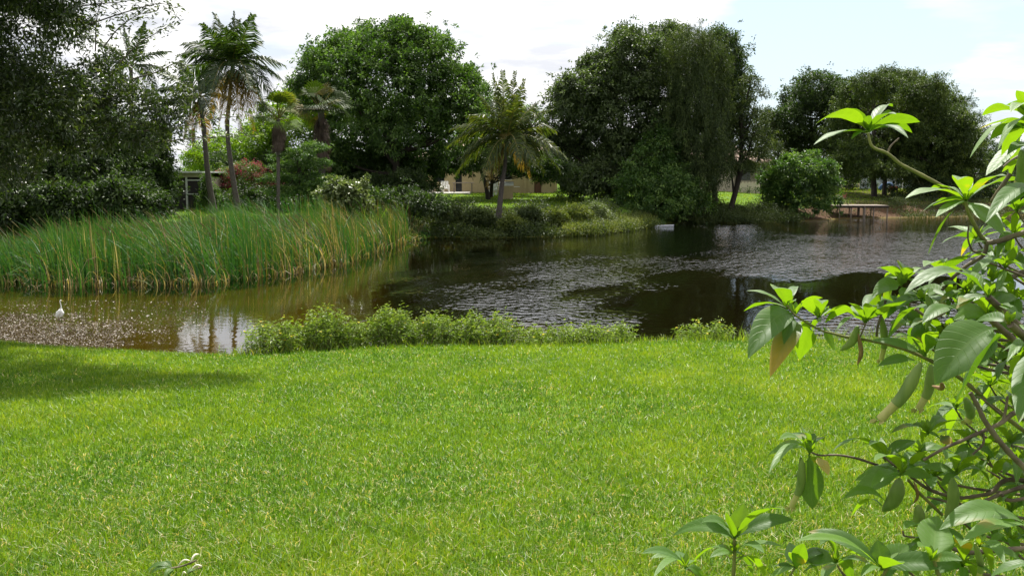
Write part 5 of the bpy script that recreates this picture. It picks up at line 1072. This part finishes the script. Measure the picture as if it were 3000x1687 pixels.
# fuller foliage through the middle of the shrub
for k, (u, v, d) in enumerate([(2830, 860, 2.1), (2965, 880, 2.0), (2905, 825, 2.2), (2782, 872, 2.2), (2700, 885, 2.2), (2640, 900, 2.3), (2990, 1010, 2.1), (2960, 1300, 2.1), (2895, 1345, 2.2), (2835, 1295, 2.2), (2960, 1500, 1.9), (2885, 1525, 2.0), (2990, 1420, 2.0), (2970, 690, 2.2), (2870, 950, 2.1), (2760, 985, 2.2), (2720, 1580, 1.9), (2450, 1650, 1.9), (2980, 620, 2.1), (2900, 1130, 2.3), (2970, 1190, 2.2), (2780, 1480, 2.1), (2690, 1330, 2.2), (2960, 1590, 1.9), (2800, 1200, 2.3), (2920, 760, 2.2), (2860, 1000, 2.2), (2940, 1060, 2.2), (2640, 1640, 1.8), (2820, 1660, 1.7), (2740, 1400, 2.2), (2985, 1350, 1.9), (2860, 700, 2.3), (2680, 960, 2.3)]):
    nt_ = int(rng.integers(6, 9)); tips = []
    for q_ in range(nt_):
        a_ = q_ * 6.28 / nt_ + rng.uniform(-.3, .3); R = rng.uniform(70, 125)
        tips.append((u + math.cos(a_) * R, v + math.sin(a_) * R * .6 + 14, {'w': rng.uniform(.26, .42), 'a': rng.uniform(.06, .16), 'cam': rng.choice([-.4, .2, .6, .8])}))
    cluster(SH, (u, v), d, tips, up=.75)
    stem(SH, [(u, v), (u + 30, v + 40), (u + 110, v + 90), (3080, v + 130)], d, (.004, .008))
# branches
stem(SH, [(2543, 390), (2556, 430), (2600, 450), (2640, 482), (2690, 508), (2770, 552), (2830, 600), (2848, 645), (2872, 690), (2892, 712)], 2.12, (.006, .011), mat=GTWIG)
stem(SH, [(2600, 450), (2610, 428), (2634, 405)], 2.15, (.005, .003))
stem(SH, [(2831, 588), (2835, 620), (2850, 650)], 2.06, (.006, .008), mat=GTWIG)
stem(SH, [(3090, 660, .0), (3000, 682), (2930, 705), (2892, 712)], 2.1, (.014, .011))
stem(SH, [(2892, 712), (2880, 748), (2830, 780), (2790, 815), (2760, 850)], 2.12, (.010, .008))
stem(SH, [(2960, 510), (2918, 570), (2905, 590)], 2.0, (.010, .008)); stem(SH, [(3040, 440), (2975, 465), (2940, 490)], 1.95, (.010, .006))
stem(SH, [(2838, 660), (2836, 700), (2850, 735), (2875, 738)], 2.1, (.004, .005))
stem(SH, [(2306, 895), (2332, 925), (2400, 965), (2440, 977), (2480, 987), (2560, 1000), (2640, 1020), (2700, 1044), (2760, 1075), (2830, 1120), (2920, 1200), (3050, 1300)], 2.2, (.004, .011), mat=GTWIG)
stem(SH, [(2536, 948), (2520, 985), (2500, 1000)], 2.2, (.004, .004)); stem(SH, [(2595, 880), (2573, 950), (2568, 985)], 2.2, (.006, .006), mat=TWIG)
stem(SH, [(2680, 905), (2720, 930), (2750, 925), (2790, 900), (2860, 880), (2990, 800), (3090, 780)], 2.05, (.006, .012)); stem(SH, [(2725, 928), (2730, 900), (2735, 890)], 2.05, (.006, .004))
stem(SH, [(2943, 788), (2890, 770), (2860, 800)], 2.0, (.004, .004)); stem(SH, [(2943, 788), (3000, 810), (3090, 850)], 2.0, (.005, .008))
stem(SH, [(2843, 1150), (2865, 1190), (2885, 1232), (2935, 1300), (3000, 1368), (3090, 1440)], 1.75, (.008, .013))
stem(SH, [(2706, 1347), (2768, 1312), (2830, 1285), (2881, 1262), (2930, 1240), (2965, 1212)], 1.85, (.006, .010)); stem(SH, [(2965, 1212), (3050, 1180)], 1.85, (.010, .012))
stem(SH, [(2370, 1320), (2401, 1333), (2450, 1332), (2506, 1341), (2568, 1361)], 2.05, (.004, .006)); stem(SH, [(2568, 1361), (2610, 1375), (2650, 1380)], 2.05, (.006, .006))
stem(SH, [(2588, 1337), (2620, 1362), (2656, 1384), (2690, 1412), (2731, 1437), (2806, 1457), (2860, 1452), (2906, 1442), (2930, 1415), (2960, 1404), (3020, 1408), (3090, 1400)], 1.98, (.005, .012))
stem(SH, [(2661, 1405), (2690, 1440), (2761, 1508)], 1.95, (.006, .007), mat=GTWIG); stem(SH, [(2801, 1480), (2843, 1488), (2893, 1463), (2950, 1440), (3080, 1400)], 1.9, (.006, .010)); stem(SH, [(2716, 1455), (2770, 1468), (2800, 1480)], 1.92, (.004, .006))
stem(SH, [(2780, 1602), (2810, 1612), (2835, 1618), (2920, 1612), (3080, 1598)], 1.7, (.008, .010)); stem(SH, [(2645, 1555), (2650, 1568), (2680, 1574)], 1.8, (.004, .004))
stem(SH, [(2940, 1230), (2948, 1190), (2952, 1160)], 1.85, (.007, .005)); stem(SH, [(2930, 1210), (2880, 1170), (2860, 1160)], 1.85, (.004, .002)); stem(SH, [(2880, 1270), (2880, 1300), (2850, 1330)], 1.85, (.006, .004)); stem(SH, [(2731, 1437), (2700, 1400)], 1.97, (.004, .003))
stem(SH, [(2930, 1445), (2960, 1465), (3050, 1450)], 1.85, (.007, .009)); stem(SH, [(2890, 1375), (2930, 1400)], 1.95, (.003, .005)); stem(SH, [(2600, 1660), (2590, 1700), (2640, 1780), (2800, 1850)], 1.6, (.006, .010), mat=GTWIG); stem(SH, [(2735, 1635), (2760, 1700), (2850, 1800)], 1.56, (.006, .010), mat=GTWIG)
# main stems outside the frame down to the ground
B0 = np.array([gx, gy, gz(gx, gy) - .05])
for k, (u, v, d) in enumerate([(3090, 660, 2.1), (3090, 780, 2.05), (3050, 1300, 2.2), (3090, 1440, 1.75), (3050, 1180, 1.85), (3090, 1400, 1.98), (3080, 1400, 1.9), (3080, 1598, 1.7), (3090, 850, 2.0), (3040, 440, 1.95), (2800, 1850, 1.6), (2850, 1800, 1.56), (3040, 372, 1.75), (3040, 560, 1.62), (3040, 1010, 1.6), (2960, 950, 1.5), (3040, 1555, 1.42), (2895, 870, 1.75), (2895, 930, 1.85)]):
    e0 = P(u, v, d); m1 = e0 * .55 + B0 * .45 + np.array([.16, .05, .12]); q = spline([e0, m1, B0 + rng.normal(0, .05, 3) * [1, 1, 0]], 8)
    mb = MB(); tube(mb, q, np.linspace(.006, .018, len(q)), 8); mb.build('branch', TWIG, SH, smooth=True)
mb = MB(); n = 12
for k in range(70):
    az = rng.uniform(0, 6.28); c = np.array([2.1 + rng.normal(0, .32), 2.35 + rng.normal(0, .35), rng.uniform(1.75, 3.7)]); L = rng.uniform(.12, .2); dv = np.array([math.cos(az), math.sin(az), rng.uniform(-.8, .3)])
    if c[0] / c[1] < .66: continue
    bleaf(mb, c, c + dv * L, .34, .12, 1, .2, rng.uniform(0, .8))
mb.build('leaf_cluster', TRUMP, SH, smooth=True, use_uv=True)

# the smaller upright plant
cluster(SH2, (2151, 1577), 1.95, [(1966, 1572, {'a': .16, 'w': .25}), (2055, 1530, {'a': .1, 'w': .34, 'cam': .6}), (2058, 1512, {'a': .12, 'w': .36, 'cam': .6}), (2181, 1472, {'w': .5, 'a': 0, 'cam': .9}), (2128, 1500, {'w': .5, 'a': .02, 'cam': .8}), (2142, 1524, {'w': .9, 'a': 0, 'cam': -.5, 'r': .7}), (2306, 1492, {'a': .14, 'w': .24}), (2326, 1522, {'a': .12, 'w': .25, 'cam': .6}), (2213, 1566, {'w': .45, 'a': .12})], wf=.3, up=.8, cam_=.25)
cluster(SH2, (2150, 1620), 1.95, [(2026, 1652, {'a': .14, 'w': .3, 'cam': .5}), (2292, 1600, {'a': .12, 'w': .24}), (2080, 1632, {'a': .1, 'w': .35}), (2205, 1700, {'w': .5, 'a': .1, 'cam': .5}), (2240, 1620, {'w': .35}), (2245, 1690, {'w': .3, 'b': (2155, 1650), 'a': .2})], wf=.3, up=.7, cam_=.1)
cluster(SH2, (2008, 1662), 1.9, [(1880, 1620, {'a': .12, 'w': .26, 'cam': .6}), (1905, 1635, {'a': .16, 'w': .24}), (1982, 1613, {'w': .42, 'a': .05, 'cam': .6}), (1914, 1692, {'a': .14, 'w': .24}), (2040, 1655, {'w': .4}), (2062, 1690, {'w': .5, 'cam': .7})], wf=.3, up=.8, cam_=.2)
cluster(SH2, (2331, 1662), 1.85, [(2271, 1657, {'a': .1, 'w': .3}), (2312, 1587, {'w': .5, 'a': 0, 'cam': .9}), (2355, 1590, {'w': .42, 'a': 0, 'cam': .8}), (2436, 1618, {'a': .1, 'w': .26}), (2256, 1692, {'w': .45, 'a': .08, 'cam': -.3, 'r': .8}), (2335, 1625, {'w': .7, 'cam': -.4}), (2400, 1690, {'w': .35})], wf=.3, up=.8, cam_=.3)
stem(SH2, [(2151, 1575), (2152, 1620), (2148, 1700), (2146, 1800), (2150, 1960)], 1.95, (.006, .012), 'stem', GTWIG); stem(SH2, [(2008, 1660), (2060, 1700), (2120, 1790)], 1.93, (.004, .008), 'stem', GTWIG); stem(SH2, [(2331, 1660), (2290, 1720), (2180, 1850)], 1.9, (.004, .008), 'stem', GTWIG)
base = P(2150, 1960, 1.95); mb = MB(); tube(mb, [base, [base[0], base[1], gz(base[0], base[1]) - .03]], [.012, .015], 8); mb.build('stem', TWIG, SH2)
for a_, b_ in [((2152, 1625), (2110, 1585)), ((2152, 1640), (2105, 1615)), ((2152, 1635), (2200, 1620)), ((2150, 1612), (2195, 1585)), ((2152, 1652), (2200, 1655))]:
    stem(SH2, [a_, b_], 1.95, (.0022, .0016), 'petiole', GTWIG, knob=False)

# fallen twig with wilted leaves and pale petals lying on the lawn
c = ray_ground(510, 1665); o = thing('fallen_twig', c, 'broken twig with wilted leaves and pale flowers lying on the lawn at the bottom left', 'twig')
d = c[1]
def GP(u, v, h=.03):
    return PZ(u, v, c[2] + h)
mb = MB()
for a_, b_, w, r in [((505, 1662), (428, 1672), .3, .2), ((505, 1662), (470, 1655), .35, .1), ((512, 1668), (478, 1695), .4, .5), ((512, 1668), (492, 1690), .35, .3), ((500, 1664), (440, 1680), .25, .3), ((545, 1680), (580, 1672), .3, .4)]:
    bleaf(mb, GP(*a_, .06), GP(*b_, .05), w, .22, .8, .5, r)
mb.build('wilted_leaves', TRUMP, o, smooth=True, use_uv=True)
mb = MB(); tube(mb, spline([GP(500, 1664, .06), GP(540, 1655, .06), GP(575, 1640, .08)], 5), [.004] * 11, 6); tube(mb, spline([GP(540, 1687, .03), GP(560, 1672, .05), GP(590, 1660, .06)], 5), [.004] * 11, 6); mb.build('stem', TWIG, o)
PETAL = plain('pale_petal', (.72, .68, .52), .6)
mb = MB()
for a_, b_, w in [((522, 1655), (556, 1641), 8), ((558, 1645), (582, 1622), 9), ((560, 1668), (592, 1657), 7), ((532, 1688), (545, 1678), 6)]:
    p0, p1 = GP(*a_, .07), GP(*b_, .09); q = spline([p0, (p0 + p1) / 2 + [0, 0, .012], p1], 5); W = w / F * d * .36; tube(mb, q, np.array([.2, .5, .8, .95, 1, 1, .95, .9, .8, .6, .35])[:len(q)] * W, 7)
mb.build('flower', PETAL, o, smooth=True)

# ------------------------------------------------------------------ light, sky, render settings
SUN_EL, SUN_AZ = math.radians(58), math.radians(12)       # azimuth measured from +Y towards +X
sd = bpy.data.lights.new('sun', 'SUN'); sd.energy = 5.0; sd.angle = math.radians(.53); sd.color = (1, .96, .88)
so = bpy.data.objects.new('sun', sd); COL.objects.link(so); so.location = (0, 0, 30)
v = Vector((math.sin(SUN_AZ) * math.cos(SUN_EL), math.cos(SUN_AZ) * math.cos(SUN_EL), math.sin(SUN_EL)))
so.rotation_euler = v.to_track_quat('Z', 'Y').to_euler()

W = bpy.data.worlds.new('World'); SC.world = W; W.use_nodes = True; nt = W.node_tree
for n_ in list(nt.nodes): nt.nodes.remove(n_)
out = nt.nodes.new('ShaderNodeOutputWorld'); bg = nt.nodes.new('ShaderNodeBackground')
sky = nt.nodes.new('ShaderNodeTexSky'); sky.sky_type = 'NISHITA'; sky.sun_disc = False; sky.sun_elevation = SUN_EL; sky.sun_rotation = SUN_AZ
sky.air_density = 1.0; sky.dust_density = 1.2; sky.ozone_density = 1.0
tc = N(nt, 'ShaderNodeTexCoord'); sp = N(nt, 'ShaderNodeSeparateXYZ'); nt.links.new(tc.outputs['Generated'], sp.inputs[0])
# cloud layer: direction projected on a high flat ceiling
mx_ = N(nt, 'ShaderNodeMath', _operation='MAXIMUM'); nt.links.new(sp.outputs[2], mx_.inputs[0]); mx_.inputs[1].default_value = .0
ad = N(nt, 'ShaderNodeMath', _operation='ADD'); nt.links.new(mx_.outputs[0], ad.inputs[0]); ad.inputs[1].default_value = .12
dv = N(nt, 'ShaderNodeVectorMath', _operation='DIVIDE'); cb = N(nt, 'ShaderNodeCombineXYZ')
for k in range(3): nt.links.new(ad.outputs[0], cb.inputs[k])
nt.links.new(tc.outputs['Generated'], dv.inputs[0]); nt.links.new(cb.outputs[0], dv.inputs[1])
no = N(nt, 'ShaderNodeTexNoise', Scale=.55, Detail=8, Roughness=.55); nt.links.new(dv.outputs[0], no.inputs[0])
# clear opening low to the right of the middle
def patch(az, el, lo, hi):
    d = N(nt, 'ShaderNodeVectorMath', _operation='DOT_PRODUCT'); nm = N(nt, 'ShaderNodeVectorMath', _operation='NORMALIZE'); nt.links.new(tc.outputs['Generated'], nm.inputs[0])
    nt.links.new(nm.outputs[0], d.inputs[0]); az, el = math.radians(az), math.radians(el)
    d.inputs[1].default_value = (math.sin(az) * math.cos(el), math.cos(az) * math.cos(el), math.sin(el))
    m_ = N(nt, 'ShaderNodeMapRange'); m_.interpolation_type = 'SMOOTHSTEP'; m_.inputs[1].default_value = math.cos(math.radians(hi)); m_.inputs[2].default_value = math.cos(math.radians(lo)); nt.links.new(d.outputs['Value'], m_.inputs[0]); return m_.outputs[0]
def ma(op, a_, b_):
    n_ = N(nt, 'ShaderNodeMath', _operation=op)
    for k, q in enumerate((a_, b_)):
        if hasattr(q, 'is_output'): nt.links.new(q, n_.inputs[k])
        else: n_.inputs[k].default_value = q
    return n_.outputs[0]
clear = ma('ADD', patch(17, 5.5, 0, 8), ma('MULTIPLY', patch(27, 4, 0, 8), .8))
clear = ma('MINIMUM', clear, 1.0)
cov = ma('ADD', ma('MULTIPLY', clear, -.30), ma('ADD', no.outputs[0], .12))
cm = N(nt, 'ShaderNodeMapRange'); cm.inputs[1].default_value = .42; cm.inputs[2].default_value = .56; nt.links.new(cov, cm.inputs[0])
n2 = N(nt, 'ShaderNodeTexNoise', Scale=2.4, Detail=7, Roughness=.55); nt.links.new(dv.outputs[0], n2.inputs[0])
cc = ramp(nt, n2.outputs[0], [(.36, (.70, .73, .80)), (.5, (.93, .94, .97)), (.60, (1.25, 1.23, 1.22))])
skym = N(nt, 'ShaderNodeVectorMath', _operation='SCALE'); skym.inputs['Scale'].default_value = .17; nt.links.new(sky.outputs[0], skym.inputs[0])
hz = N(nt, 'ShaderNodeMapRange'); hz.inputs[1].default_value = .0; hz.inputs[2].default_value = .45; hz.inputs[3].default_value = .75; hz.inputs[4].default_value = .35; nt.links.new(sp.outputs[2], hz.inputs[0])
skyc = mixc(nt, hz.outputs[0], skym.outputs[0], (.70, .84, .96))
gl_ = patch(12, 58, 0, 62)       # clouds around the sun are brighter
cbr = mixc(nt, ma('MULTIPLY', gl_, .5), cc, (2.2, 2.12, 2.05))
fin = mixc(nt, cm.outputs[0], skyc, cbr)
nt.links.new(fin, bg.inputs[0]); bg.inputs[1].default_value = .56
nt.links.new(bg.outputs[0], out.inputs[0])

SC.view_settings.view_transform = 'Standard'; SC.view_settings.look = 'None'; SC.view_settings.exposure = 0.95; SC.view_settings.gamma = 1.0
SC.render.engine = 'CYCLES'
SC.cycles.max_bounces = 7; SC.cycles.diffuse_bounces = 3; SC.cycles.transmission_bounces = 4; SC.cycles.transparent_max_bounces = 8; SC.cycles.glossy_bounces = 3
SC.cycles.caustics_reflective = False; SC.cycles.caustics_refractive = False
SC.cycles.sample_clamp_indirect = 6; SC.cycles.use_denoising = True
